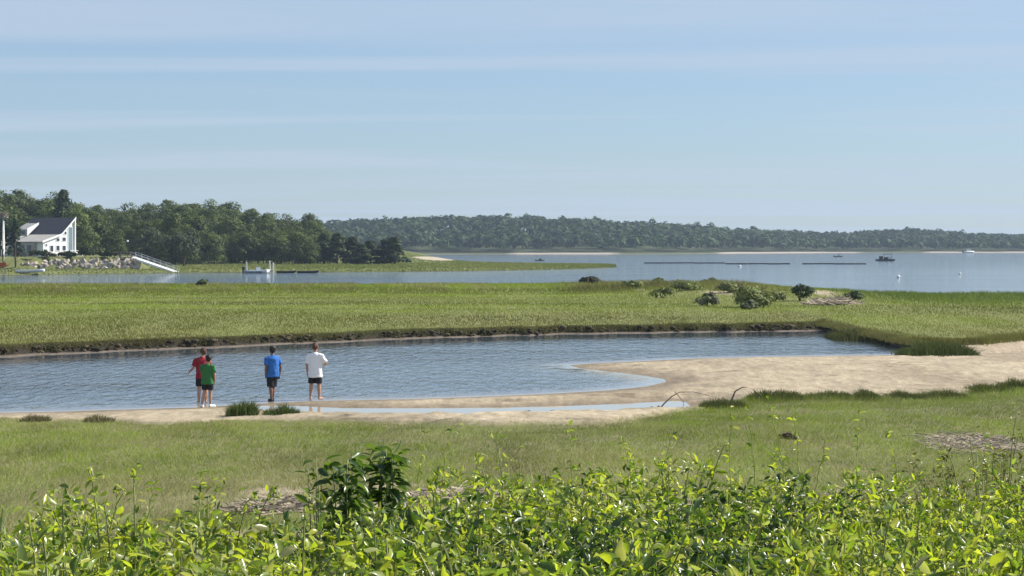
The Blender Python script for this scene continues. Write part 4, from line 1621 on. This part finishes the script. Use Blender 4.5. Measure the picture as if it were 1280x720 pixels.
# work barge with two people-sized gear stacks
d_ = 690.0
we = empty('work_barge', (WX(1106, d_), d_, -0.1), R(4))
k_ = d_ / F
b = MB()
b.box((0, 0, 0.35), (22 * k_, 2.2, 0.7))
b.add([(11 * k_, -1.1, 0.7), (11 * k_, 1.1, 0.7), (11 * k_, 1.1, 0.1), (11 * k_, -1.1, 0.1), (12.4 * k_, 1.1, 0.7), (12.4 * k_, -1.1, 0.7)], [(0, 5, 4, 1), (2, 4, 5, 3), (3, 5, 0), (1, 4, 2)])
b.build('hull', M['dark_hull'], we)
b = MB()
b.box((-1.2, 0, 1.15), (1.1, 1.0, 0.9))
b.box((0.6, 0.2, 1.0), (1.3, 1.0, 0.6))
b.build('gear_crates', M['dark_wood'], we)
b = MB()
for xx in (-0.4, 1.9):
    b.tube([(xx, -0.6, 0.7), (xx, -0.6, 2.2)], 0.07, 5)
b.box((0.75, -0.1, 2.25), (2.8, 1.6, 0.12))
b.build('awning', M['dark_hull'], we)
b = MB()
b.box((1.3, -0.75, 1.05), (0.8, 0.3, 0.7))
b.build('bin', M['pale_wood'], we)
tag(we, 'dark flat work barge with gear aboard out on the bay', 'barge')
# floats of the oyster line
rg = np.random.default_rng(12)
fm = MB()
fm.tube([(-1.45, 0, 0.12), (-1.3, 0, 0.12), (1.3, 0, 0.12), (1.45, 0, 0.12)], [0.12, 0.3, 0.3, 0.12], 8)
fm.tube([(-1.45, 0.75, 0.12), (-1.3, 0.75, 0.12), (1.3, 0.75, 0.12), (1.45, 0.75, 0.12)], [0.12, 0.3, 0.3, 0.12], 8)
fm.box((0, 0.37, 0.38), (2.3, 0.8, 0.14))
fmesh = fm.mesh('oyster_float', M['dark_hull'], False)
spots = [(px, 329.2, 1) for px in np.arange(812, 908, 12.6)] + [(px, 330.2, 1) for px in np.arange(914, 992, 13.4)] + [(px, 330.2, 1) for px in (1010, 1023, 1036, 1049, 1062, 1076)]
for px, py, s in spots:
    d_ = H * F / (py - HY) + rg.uniform(-4, 4)
    o = obj('oyster_float', fmesh)
    o.location = (WX(px, d_), d_, -0.05)
    o.rotation_euler = (0, 0, R(rg.uniform(-3, 3)))
    o.scale = (1, 1, 0.75)
    tag(o, 'dark low float in the long line across the bay', 'float', 'floats of the oyster line')
for (px, py, r_, lb) in ((1123, 347, 0.28, 'white ball mooring buoy nearer the marsh than the other buoy'), (1200, 343, 0.24, 'white mooring buoy farther out on the bay'), (925, 333.5, 0.3, 'tiny white buoy just in front of the float line')):
    d_ = H * F / (py - HY)
    b = MB()
    b.ball((0, 0, 0.1), (r_, r_, r_), 12, 8)
    b.tube([(0, 0, r_), (0, 0, r_ + 0.14)], [0.06, 0.05], 6)
    o = b.build('mooring_buoy', M['white_paint'], None, True)
    o.location = (WX(px, d_), d_, 0)
    tag(o, lb, 'buoy')
# ------------------------------------------------------------------ people at the water's edge


def remesh(o, vox, smooth=4, noise=0.0):
    m = o.modifiers.new('remesh', 'REMESH')
    m.mode = 'VOXEL'
    m.voxel_size = vox
    m.use_smooth_shade = True
    if smooth:
        m = o.modifiers.new('smooth', 'SMOOTH')
        m.iterations = smooth
        m.factor = 0.5
    if noise:
        t = bpy.data.textures.new('folds', 'CLOUDS')
        t.noise_scale = 0.13
        m = o.modifiers.new('folds', 'DISPLACE')
        m.texture = t
        m.strength = noise
        m.texture_coords = 'LOCAL'
    return o


def hand(b, wrist, d, up, s, curl=0.5):
    """palm, four fingers and a thumb; d points along the hand"""
    wrist, d, up = np.asarray(wrist, float), np.asarray(d, float), np.asarray(up, float)
    d = d / np.linalg.norm(d)
    sd_ = np.cross(d, up)
    sd_ /= np.linalg.norm(sd_)
    up = np.cross(sd_, d)
    pc = wrist + d * 0.045 * s
    for k in (-1, 0, 1):
        b.capsule(wrist + sd_ * k * 0.010 * s, wrist + d * 0.075 * s + sd_ * k * 0.022 * s, 0.016 * s, 0.014 * s, 8)
    for k, ln_ in enumerate((0.062, 0.072, 0.067, 0.052)):
        o_ = (k - 1.5) * 0.019 * s
        a = wrist + d * 0.082 * s + sd_ * o_ * 1.05
        m1 = a + (d * 0.9 - up * curl * 0.5) * ln_ * 0.5 * s + sd_ * o_ * 0.12
        m2 = m1 + (d * 0.6 - up * curl) * ln_ * 0.5 * s
        b.capsule(a, m1, 0.0085 * s, 0.008 * s, 7)
        b.capsule(m1, m2, 0.008 * s, 0.0068 * s, 7)
    t0 = wrist + d * 0.025 * s - sd_ * 0.02 * s
    t1 = t0 + (d * 0.6 - sd_ * 0.8 - up * 0.25) * 0.035 * s
    t2 = t1 + (d * 0.95 - sd_ * 0.15 - up * 0.4) * 0.03 * s
    b.capsule(t0, t1, 0.012 * s, 0.0095 * s, 7)
    b.capsule(t1, t2, 0.0095 * s, 0.0075 * s, 7)


def person(px, py, toppy, zg, rz, shirt, skin, hairm, label, J, shoes, slim=1.0, long_hair=False):
    """J: joint positions for a 1.50 m figure that faces +y"""
    X, D_, _ = W(px, py, zg)
    hgt = (py - toppy) * D_ / F
    s = hgt / 1.50
    e_ = empty('person', (X, D_, zg), R(rz))
    e_.scale = (s, s, s)
    A = lambda k: np.asarray(J[k], float)
    pel, chest, neck, head = A('pelvis'), A('chest'), A('neck'), A('head')
    b = MB()
    # trunk
    w_ = slim
    mid = (pel + chest) / 2
    for sx in (-1, 1):
        b.capsule(pel + np.array((sx * 0.055, 0, 0)), mid + np.array((sx * 0.045, 0, 0)), 0.088 * w_, 0.082 * w_)
        b.capsule(mid + np.array((sx * 0.045, 0, 0)), chest + np.array((sx * 0.06, 0, 0.03)), 0.082 * w_, 0.088 * w_)
    b.capsule(chest + np.array((0, 0, 0.04)), neck, 0.075, 0.045)
    b.capsule(neck, head + np.array((0, -0.01, -0.05)), 0.044, 0.045)
    # head: skull, jaw, nose, ears
    b.ball(head + np.array((0, -0.008, 0.022)), (0.073, 0.091, 0.092), 14, 9)
    b.ball(head + np.array((0, 0.022, -0.045)), (0.054, 0.062, 0.062), 12, 8)
    b.capsule(head + np.array((0, 0.078, 0.0)), head + np.array((0, 0.094, -0.024)), 0.010, 0.014, 8)
    b.capsule(head + np.array((-0.018, 0.078, -0.058)), head + np.array((0.018, 0.078, -0.058)), 0.008, 0.008, 7)
    for sx in (-1, 1):
        b.ball(head + np.array((sx * 0.077, -0.008, -0.008)), (0.011, 0.02, 0.03), 8, 6)
    for sx, sd_ in ((-1, 'l'), (1, 'r')):
        sh, el, wr = A('sh_' + sd_), A('el_' + sd_), A('wr_' + sd_)
        b.capsule(chest + np.array((sx * 0.06, 0, 0.07)), sh, 0.062, 0.05)
        b.capsule(sh, el, 0.044, 0.034)
        b.capsule(el, el * 0.6 + wr * 0.4, 0.034, 0.034)
        b.capsule(el * 0.6 + wr * 0.4, wr, 0.034, 0.022)
        hip, kn, an = A('hip_' + sd_), A('kn_' + sd_), A('an_' + sd_)
        b.capsule(hip, kn, 0.078 * w_, 0.052)
        cf = kn * 0.65 + an * 0.35 + np.array((0, -0.012, 0))
        b.capsule(kn, cf, 0.050, 0.051)
        b.capsule(cf, an, 0.051, 0.031)
        b.capsule(an, an + np.array((0, -0.025, -0.04)), 0.033, 0.03)
        hand(b, wr, wr - el + np.array((0, 0.03, -0.05)), (sx * 0.9, 0.25, 0.1), 0.92)
        if not shoes:
            foot_dir = np.array(J.get('toe_' + sd_, (0.02 * sx, 0.16, 0)), float)
            f0 = an + np.array((0, -0.02, -0.035))
            b.capsule(f0, f0 + foot_dir * 0.75 + np.array((0, 0, -0.004)), 0.03, 0.027)
            for q_ in range(5):
                lat = np.array((foot_dir[1], -foot_dir[0], 0))
                lat = lat / np.linalg.norm(lat) * (q_ - 2) * 0.013
                b.capsule(f0 + foot_dir * 0.7 + lat - np.array((0, 0, 0.012)), f0 + foot_dir * (1.12 - abs(q_ - 1.5) * 0.04) + lat * 1.15 - np.array((0, 0, 0.018)), 0.014, 0.010, 7)
    body = b.build('body', skin, e_, True)
    remesh(body, 0.0085, 3)
    # hair
    b = MB()
    b.ball(head + np.array((0, -0.022, 0.038)), (0.082, 0.092, 0.092), 14, 9)
    b.ball(head + np.array((0, -0.05, -0.005)), (0.074, 0.058, 0.075), 12, 8)
    rgh = np.random.default_rng(int(px))
    for k in range(26):
        a = rgh.uniform(0, 6.28)
        zz_ = rgh.uniform(-0.02, 0.11)
        r_ = 0.082 * math.sqrt(max(0.05, 1 - ((zz_ - 0.03) / 0.1) ** 2))
        yv = math.sin(a) * r_ - 0.028
        if yv > 0.02 and zz_ < 0.05:
            continue
        p_ = head + np.array((math.cos(a) * r_ * 0.95, yv, zz_))
        b.capsule(p_, p_ + np.array((math.cos(a) * 0.006, math.sin(a) * 0.006 - 0.004, -0.02)), 0.018, 0.010, 6)
    remesh(b.build('hair', hairm, e_, True), 0.010, 1, 0.006)
    for sx in (-1, 1):
        b = MB()
        b.ball(head + np.array((sx * 0.031, 0.077, 0.006)), (0.011, 0.008, 0.008), 8, 6)
        b.build('eye', M['eye'], e_, True)
    # shirt: trunk and two sleeves
    b = MB()
    hem = J.get('hem', 0.70)
    fl = J.get('flare', 1.0)
    n_ = 9
    rr_ = []
    for k in range(n_):
        t = k / (n_ - 1)
        zz_ = hem + (chest[2] + 0.10 - hem) * t
        c_ = pel * (1 - t) + chest * t if t < 1 else chest
        wx_ = (0.165 * fl) * (1 - t) + 0.170 * t
        if t > 0.84:
            wx_ *= 0.93
        rr_.append((c_[0], c_[1], zz_, wx_ * w_, (0.135 * fl * (1 - t) + 0.108 * t) * w_))
    rr_.append((chest[0], chest[1], chest[2] + 0.145, 0.115 * w_, 0.085))
    rr_.append((neck[0], neck[1], neck[2] + 0.012, 0.062, 0.060))
    b.rings(rr_, 18)
    for sx, sd_ in ((-1, 'l'), (1, 'r')):
        sh, el = A('sh_' + sd_), A('el_' + sd_)
        st_ = J.get('sleeve', 0.72)
        en = sh * (1 - st_) + el * st_
        b.tube([chest + np.array((sx * 0.05, 0, 0.06)), sh * 0.8 + chest * 0.2 + np.array((0, 0, 0.02)), sh + np.array((sx * 0.004, 0, 0.0)), (sh + en) / 2, en], [0.085, 0.078, 0.068, 0.066, 0.072], 12)
    remesh(b.build('shirt', shirt, e_, True), 0.012, 3, 0.040)
    # shorts: one garment with two legs
    b = MB()
    b.rings([(pel[0], pel[1], pel[2] + 0.10, 0.135 * w_, 0.105 * w_), (pel[0], pel[1], pel[2], 0.155 * w_, 0.118 * w_), (pel[0], pel[1], pel[2] - 0.09, 0.150 * w_, 0.115 * w_)], 16)
    sl_ = J.get('short_len', 0.80)
    for sd_ in 'lr':
        hip, kn = A('hip_' + sd_), A('kn_' + sd_)
        en = hip * (1 - sl_) + kn * sl_
        b.tube([hip + np.array((0, 0, 0.02)), (hip + en) / 2, en], [0.094 * w_, 0.096 * w_, 0.096 * w_], 14)
    remesh(b.build('shorts', M['shorts'], e_, True), 0.012, 3, 0.014)
    if shoes:
        for sd_ in 'lr':
            an = A('an_' + sd_)
            fd = np.array(J.get('toe_' + sd_, (0, 0.16, 0)), float)
            f0 = an + np.array((0, -0.03, -0.035))
            b = MB()
            b.capsule(f0, f0 + fd * 1.05, 0.040, 0.036, 10)
            b.capsule(an + np.array((0, -0.02, -0.02)), f0 + fd * 0.45, 0.042, 0.036, 10)
            b.capsule(f0 - np.array((0, 0, 0.018)), f0 + fd * 1.12 - np.array((0, 0, 0.018)), 0.030, 0.034, 10)
            remesh(b.build('shoe', shoes, e_, True), 0.010, 2)
    return tag(e_, label, 'person')


def pose(**kw):
    J = dict(pelvis=(0, 0, 0.78), chest=(0, 0.0, 1.05), neck=(0, 0.005, 1.235), head=(0, 0.02, 1.375),
             sh_l=(-0.165, 0, 1.15), sh_r=(0.165, 0, 1.15), el_l=(-0.215, -0.02, 0.92), el_r=(0.215, -0.02, 0.92),
             wr_l=(-0.215, 0.03, 0.72), wr_r=(0.215, 0.03, 0.72),
             hip_l=(-0.078, 0, 0.75), hip_r=(0.078, 0, 0.75), kn_l=(-0.09, 0.01, 0.415), kn_r=(0.09, 0.01, 0.415),
             an_l=(-0.095, -0.01, 0.07), an_r=(0.095, -0.01, 0.07))
    J.update(kw)
    return J


def gz(px, py):
    X, D_, _ = W(px, py, 0.05)
    return max(0.0, float(near_h(np.array([X]), np.array([D_]))[0]))


person(253, 503.5, 434, 0.01, 12, M['shirt_red'], M['skin'], M['hair_brown'],
       'person in dark red shirt facing the pond, half hidden behind the one in green',
       pose(el_l=(-0.25, 0.06, 0.93), wr_l=(-0.33, 0.24, 0.83), head=(0.03, 0.03, 1.37), hem=0.66, flare=1.08, short_len=0.9), None)
person(259.5, 509, 443, gz(259, 509), -14, M['shirt_green'], M['skin'], M['hair_black'],
       'person in green shirt, black shorts and white shoes in front of the red shirt',
       pose(kn_l=(-0.105, 0.05, 0.42), an_l=(-0.15, -0.08, 0.075), kn_r=(0.075, 0.03, 0.415), an_r=(0.07, 0.03, 0.07), toe_r=(0.07, 0.15, 0), toe_l=(-0.02, 0.16, -0.01),
            el_l=(-0.20, 0.10, 0.93), wr_l=(-0.12, 0.24, 0.85), el_r=(0.215, 0.0, 0.92), wr_r=(0.20, 0.05, 0.72), head=(0.035, 0.02, 1.37), hem=0.655, flare=1.14, short_len=0.76), M['shoe_white'])
person(340.5, 501.5, 432, gz(340, 502), 32, M['shirt_blue'], M['skin_deep'], M['hair_black'],
       'person in bright blue shirt with legs together, looking over the water',
       pose(chest=(0, -0.035, 1.05), neck=(0, -0.01, 1.24), head=(0, 0.025, 1.38), hip_l=(-0.07, 0, 0.75), kn_l=(-0.055, 0.0, 0.41), kn_r=(0.035, 0.03, 0.41), an_l=(-0.045, -0.03, 0.07), an_r=(0.02, 0.04, 0.07),
            el_l=(-0.225, -0.07, 0.92), wr_l=(-0.21, -0.01, 0.72), el_r=(0.22, -0.06, 0.92), wr_r=(0.21, 0.0, 0.70), hem=0.655, flare=1.12, short_len=1.04), M['shoe_dark'], 1.04)
person(394, 499.5, 428, gz(394, 500), -8, M['shirt_white'], M['skin'], M['hair_brown'],
       'person in loose white shirt with one elbow bent, standing alone on the sand',
       pose(el_r=(0.275, 0.02, 0.96), wr_r=(0.20, 0.20, 0.90), el_l=(-0.225, -0.02, 0.92), wr_l=(-0.22, 0.04, 0.71), an_l=(-0.12, -0.02, 0.07), an_r=(0.11, 0.0, 0.07), kn_l=(-0.105, 0, 0.41), kn_r=(0.10, 0.01, 0.41),
            toe_r=(0.08, 0.15, 0), hem=0.585, flare=1.2, sleeve=0.9, short_len=0.95, head=(0.0, 0.02, 1.375)), None, 0.97)

# ------------------------------------------------------------------ foreground thicket: vines and shrubs, leaf by leaf
LEAF_V = np.array([(0, 0, 0), (-0.20, 0.22, 0.05), (0, 0.28, -0.02), (0.20, 0.22, 0.05), (-0.27, 0.52, 0.06), (0, 0.58, -0.03), (0.27, 0.52, 0.06),
                   (-0.16, 0.80, 0.01), (0, 0.82, -0.06), (0.16, 0.80, 0.01), (0, 1.05, -0.16)])
LEAF_F = [(0, 2, 1), (0, 3, 2), (1, 2, 5), (1, 5, 4), (2, 3, 6), (2, 6, 5), (4, 5, 8), (4, 8, 7), (5, 6, 9), (5, 9, 8), (7, 8, 10), (8, 9, 10)]
LF = np.array(LEAF_F)


def leaf_frames(P, dvec, nvec):
    d = dvec / (np.linalg.norm(dvec, axis=1, keepdims=True) + 1e-9)
    u = np.cross(d, nvec)
    u /= (np.linalg.norm(u, axis=1, keepdims=True) + 1e-9)
    n_ = np.cross(u, d)
    return u, d, n_


def leaves_mesh(name, P, dvec, nvec, size, col, wid=1.0, curl=1.0):
    u, d, n_ = leaf_frames(P, dvec, nvec)
    n = len(P)
    wv = np.broadcast_to(np.asarray(wid, float), (n,))
    cv = np.broadcast_to(np.asarray(curl, float), (n,))
    V = P[:, None] + size[:, None, None] * (u[:, None] * (LEAF_V[None, :, 0:1] * wv[:, None, None]) + d[:, None] * LEAF_V[None, :, 1:2] + n_[:, None] * (LEAF_V[None, :, 2:3] * cv[:, None, None]))
    Fc = (np.arange(n)[:, None, None] * len(LEAF_V) + LF[None]).reshape(-1, 3)
    return mesh_np(name, V.reshape(-1, 3), Fc, np.repeat(col, len(LEAF_V), 0), M['vine'], True)


# shared single-leaf meshes, one per tone
TONES = {
    'vine': [(0.46, 0.49, 0.055), (0.34, 0.40, 0.045), (0.18, 0.25, 0.035), (0.50, 0.50, 0.08), (0.10, 0.16, 0.03), (0.40, 0.43, 0.17), (0.25, 0.32, 0.07), (0.34, 0.33, 0.15), (0.15, 0.20, 0.06)],  # the pale creamy tone paints glints of glossy leaves into their colour
    'deep': [(0.07, 0.12, 0.026), (0.045, 0.085, 0.020), (0.10, 0.15, 0.035), (0.055, 0.10, 0.03)],
    'rusty': [(0.16, 0.15, 0.04), (0.12, 0.13, 0.035), (0.20, 0.16, 0.05), (0.10, 0.12, 0.03)],
    'dark': [(0.080, 0.135, 0.028), (0.12, 0.18, 0.036), (0.055, 0.10, 0.026)],
}
LEAF_MESH = {}
for kn_, tl in TONES.items():
    LEAF_MESH[kn_] = []
    for tcol in tl:
        for wid, cu in ((0.75, 1.2), (1.0, 2.2), (0.6, 0.8)):
            LEAF_MESH[kn_].append(mesh_np('leaf', LEAF_V * np.array((wid, 1, cu)), LF, np.tile(tcol, (len(LEAF_V), 1)), M['vine'], True))


def add_leaf_objects(parent, kind, P, dvec, nvec, size, rg_):
    u, d, n_ = leaf_frames(P, dvec, nvec)
    for i_ in range(len(P)):
        o_ = bpy.data.objects.new('leaf', LEAF_MESH[kind][rg_.integers(0, len(LEAF_MESH[kind]))])
        C.objects.link(o_)
        o_.parent = parent
        m = Matrix.Identity(4)
        for r_ in range(3):
            m[r_][0], m[r_][1], m[r_][2], m[r_][3] = u[i_, r_] * size[i_], d[i_, r_] * size[i_], n_[i_, r_] * size[i_], P[i_, r_]
        o_.matrix_basis = m


def bush(px, D_, ytop, rad, kind, label, group, seed, nst=64, per=17, n_obj=56, leaf=0.058, cat='shrub', tendrils=()):
    rg_ = np.random.default_rng(seed)
    X = WX(px, D_)
    g0_ = float(near_h(np.array([X]), np.array([D_]))[0])
    h_ = max(0.45, WZ(ytop, D_) - g0_)
    e_ = empty('vine_shrub', (X, D_, g0_))
    a = rg_.uniform(0, 6.283, nst)
    r_ = rad * np.sqrt(rg_.random(nst))
    base = np.c_[np.cos(a) * r_ * 0.35, np.sin(a) * r_ * 0.35, np.full(nst, -0.05)]
    tz_ = h_ * (1 - 0.30 * (r_ / rad) ** 2) * rg_.uniform(0.66, 1.0, nst)
    sprig = rg_.random(nst) < 0.16
    tz_ = np.where(sprig, tz_ + rg_.uniform(0.05, 0.22, nst), tz_)
    tip = np.c_[np.cos(a) * r_ * 1.1, np.sin(a) * r_ * 1.1, tz_] + rg_.normal(0, 0.06, (nst, 3)) * np.array((1, 1, 0.3))
    ctl = base * 0.35 + tip * 0.65
    ctl[:, 2] = tz_ * rg_.uniform(0.95, 1.2, nst)
    # stems
    tt = np.linspace(0, 1, 6)
    pts = ((1 - tt) ** 2)[None, :, None] * base[:, None] + (2 * tt * (1 - tt))[None, :, None] * ctl[:, None] + (tt ** 2)[None, :, None] * tip[:, None]
    b = MB()
    for k in range(nst):
        b.tube(pts[k], np.linspace(0.006, 0.0018, 6), 4, False)
    for (tpx, typ, tlen, lean_) in tendrils:
        p0 = np.array((WX(tpx, D_) - X, rg_.uniform(-0.1, 0.1), WZ(typ, D_) - g0_))
        top_ = p0.copy()
        bas_ = p0 + np.array((-lean_, 0, -tlen - 0.12))
        mid_ = (top_ + bas_) / 2 + np.array((lean_ * rg_.uniform(-0.6, 0.6), 0, 0.04))
        tq = np.linspace(0, 1, 9)
        pp = ((1 - tq) ** 2)[:, None] * bas_ + (2 * tq * (1 - tq))[:, None] * mid_ + (tq ** 2)[:, None] * top_
        pp += rg_.normal(0, 0.004, pp.shape)
        tb = MB()
        tb.tube(pp, np.linspace(0.0036, 0.0014, 9), 5)
        to = tb.build('tendril', M['tendril'], e_)
        nl = 15
        q_ = pp[rg_.integers(2, 9, nl)]
        dv_ = rg_.normal(size=(nl, 3)) * np.array((1, 0.7, 0.5)) + np.array((0, 0, 0.1))
        nv_ = rg_.normal(size=(nl, 3)) * 0.5 + np.array((0, 0, 1))
        add_leaf_objects(to, 'vine', q_, dv_, nv_, rg_.uniform(0.018, 0.050, nl), rg_)
    b.build('stem', M['stem'], e_)['kind'] = 'stuff'
    # leaves
    t_ = rg_.uniform(0.30, 1.0, (nst, per)) ** 0.8
    P = ((1 - t_) ** 2)[:, :, None] * base[:, None] + (2 * t_ * (1 - t_))[:, :, None] * ctl[:, None] + (t_ ** 2)[:, :, None] * tip[:, None]
    P = P.reshape(-1, 3)
    tan = (tip - base)[:, None].repeat(per, 1).reshape(-1, 3)
    tan /= np.linalg.norm(tan, axis=1, keepdims=True)
    n = len(P)
    P = P + rg_.normal(0, 0.022, (n, 3))
    out_ = P * np.array((1, 1, 0.0)) / rad
    dv_ = rg_.normal(size=(n, 3)) * np.array((1, 1, 0.8)) + tan * 0.45 + np.array((0, 0, -0.1))
    nv_ = rg_.normal(size=(n, 3)) * 0.8 + out_ * 0.5 + np.array((0, 0, 0.7))
    sz_ = leaf * rg_.uniform(0.4, 1.4, n) * np.where(np.repeat(sprig, per), 0.7, 1.0)
    tl = np.array(TONES[kind])
    depthk = np.clip(P[:, 2] / h_, 0, 1)
    ti = rg_.integers(0, len(tl), n)
    col = tl[ti] * rg_.uniform(0.8, 1.2, n)[:, None]
    score = P[:, 2] - 0.45 * P[:, 1] + 0.5 * sz_ / leaf * 0.2
    ordr = np.argsort(-score)
    io, ir = ordr[:n_obj], ordr[n_obj:]
    add_leaf_objects(e_, kind, P[io], dv_[io], nv_[io], sz_[io] * 1.05, rg_)
    fo = obj('foliage', leaves_mesh('foliage', P[ir], dv_[ir], nv_[ir], sz_[ir], col[ir], rg_.uniform(0.5, 1.0, len(ir)), rg_.uniform(0.4, 2.6, len(ir))), e_)
    fo['kind'] = 'stuff'
    return tag(e_, label, cat, group)


sky_px = np.array([-60, 0, 60, 150, 250, 330, 400, 480, 560, 640, 700, 800, 900, 1000, 1100, 1200, 1280, 1340])
sky_py = np.array([652, 650, 650, 648, 642, 634, 626, 612, 600, 594, 584, 592, 590, 582, 588, 580, 570, 568]) - 24
TEND = [(250, 592, 0.16, 0.02), (190, 606, 0.12, 0.05), (18, 622, 0.22, 0.03), (58, 618, 0.16, 0.05), (532, 536, 0.22, 0.05), (570, 530, 0.22, 0.07), (710, 532, 0.22, -0.02), (838, 536, 0.20, 0.10),
        (911, 508, 0.36, 0.0), (932, 512, 0.34, -0.06), (962, 500, 0.36, -0.10), (988, 505, 0.32, -0.05), (1076, 516, 0.30, 0.02), (1110, 540, 0.2, -0.10), (1035, 548, 0.18, 0.06),
        (1235, 545, 0.18, 0.03), (655, 560, 0.16, 0.04), (780, 556, 0.16, -0.05), (345, 612, 0.14, 0.03), (115, 628, 0.14, -0.04), (1170, 555, 0.16, -0.04), (600, 566, 0.16, 0.05)]
rows = [(6.8, 696, 0.55), (7.9, 665, 0.60), (9.2, 638, 0.62), (10.7, 614, 0.68), (12.4, 590, 0.74), (14.0, 572, 0.80)]
seed = 1000
used = set()
for ri, (D_, yr, rad) in enumerate(rows):
    stp = rad * 1.25 * F / D_
    px = -60 + (ri % 2) * stp * 0.5 - 90 * (D_ < 8) - 2 * stp
    while px < 1345 + stp * 2.4:
        seed += 1
        rgx = np.random.default_rng(seed)
        pxx = px + rgx.uniform(-0.15, 0.15) * stp
        D2 = D_ + rgx.uniform(-0.35, 0.35)
        sk = float(np.interp(pxx, sky_px, sky_py))
        px += stp
        if ri >= 3 and sk > yr + 16:
            continue
        if pxx < 45 and ri in (2, 3):
            continue
        yt = max(yr, sk) + rgx.uniform(-9, 12)
        kind = 'vine'
        lab, grp = 'tangled yellow green vine shrub with glossy leaves in the near thicket', 'vine shrubs of the thicket'
        if rgx.random() < 0.09:
            kind = 'deep'
            lab, grp = 'deeper green leafy shrub growing among the yellow green vines', 'deep green shrubs of the thicket'
        if ri == 5 and 1200 < pxx < 1300:
            kind = 'rusty'
            lab, grp = 'olive brown small-leaved shrub at the back of the thicket', 'olive brown shrubs of the thicket'
            yt = 546
        td = []
        for k, tnd in enumerate(TEND):
            need = 9.2 if tnd[0] < 300 else (10.7 if tnd[0] < 420 else 12.4)
            if k not in used and abs(D_ - need) < 0.8 and abs(tnd[0] - pxx) < stp * 0.6:
                used.add(k)
                td.append(tnd)
        inv = -70 < pxx < 1350
        bush(pxx, D2, yt, rad, kind, lab, grp, seed, nst=int(78 * (rad / 0.6) ** 2), per=23 if inv else 10, n_obj=80 if inv else 30, leaf=0.055 if kind != 'rusty' else 0.032, tendrils=td)


def tall_plant(px, D_, ytop, ybot, wpx, label, seed, nl=34, leaf=0.13):
    """upright plant with large drooping leaves"""
    rg_ = np.random.default_rng(seed)
    X = WX(px, D_)
    g0_ = float(near_h(np.array([X]), np.array([D_]))[0])
    top_ = WZ(ytop, D_) - g0_
    bot_ = WZ(ybot, D_) - g0_
    w_ = wpx * D_ / F / 2
    e_ = empty('broadleaf_plant', (X, D_, g0_))
    tips = []
    for k in range(4):
        a = rg_.uniform(0, 6.28)
        b = MB()
        t1 = np.array((math.cos(a) * w_ * 0.55, math.sin(a) * w_ * 0.5, top_ * rg_.uniform(0.93, 0.995)))
        pts = [np.array((0, 0, -0.05)), np.array((t1[0] * 0.4, t1[1] * 0.4, top_ * 0.5)), t1]
        b.tube(pts, [0.007, 0.005, 0.002], 6)
        b.build('stem', M['stem'], e_, True)
        tips.append(t1)
    P, Dv, Nv = [], [], []
    for k in range(nl):
        t1 = tips[k % 4]
        f = rg_.random()
        z_ = bot_ + (t1[2] + 0.02 - bot_) * f
        c = np.array((t1[0] * (0.4 + 0.6 * f), t1[1] * (0.4 + 0.6 * f), z_))
        a = rg_.uniform(0, 6.28)
        o_ = np.array((math.cos(a), math.sin(a), 0))
        P.append(c + o_ * w_ * 0.25)
        Dv.append(o_ * 0.85 + np.array((0, 0, -0.35 + 0.45 * f + rg_.normal(0, 0.3))))
        Nv.append(o_ * 0.9 + np.array((0, 0, 0.7)) + rg_.normal(0, 0.2, 3))
    add_leaf_objects(e_, 'dark', np.array(P), np.array(Dv), np.array(Nv), leaf * rg_.uniform(0.65, 1.15, nl), rg_)
    return tag(e_, label, 'plant')


tall_plant(434, 10.2, 564, 668, 66, 'dark broad-leaved plant, lower and bushier of the two standing above the vines', 71, 170, 0.085)
tall_plant(486, 10.4, 542, 640, 46, 'tall dark broad-leaved plant with drooping leaves rising above the vines', 72, 130, 0.09)
tall_plant(396, 10.3, 572, 625, 40, 'small sprig with narrow drooping leaves beside the bushy dark plant', 73, 16, 0.065)

# ------------------------------------------------------------------ air over the bay
b = MB()
b.box((0, 1500, 24.5), (6300, 3200, 53))
hzm = bpy.data.materials.new('haze_air')
hzm.use_nodes = True
hn, hl = hzm.node_tree.nodes, hzm.node_tree.links
hn.remove(hn['Principled BSDF'])
pv = hn.new('ShaderNodeVolumePrincipled')
pv.inputs['Color'].default_value = (0.62, 0.76, 0.95, 1)
pv.inputs['Density'].default_value = 0.00012
pv.inputs['Anisotropy'].default_value = 0.1
hl.new(pv.outputs[0], hn['Material Output'].inputs['Volume'])
tag(b.build('haze', hzm), 'thin blue haze over the bay', 'haze', kind='stuff')
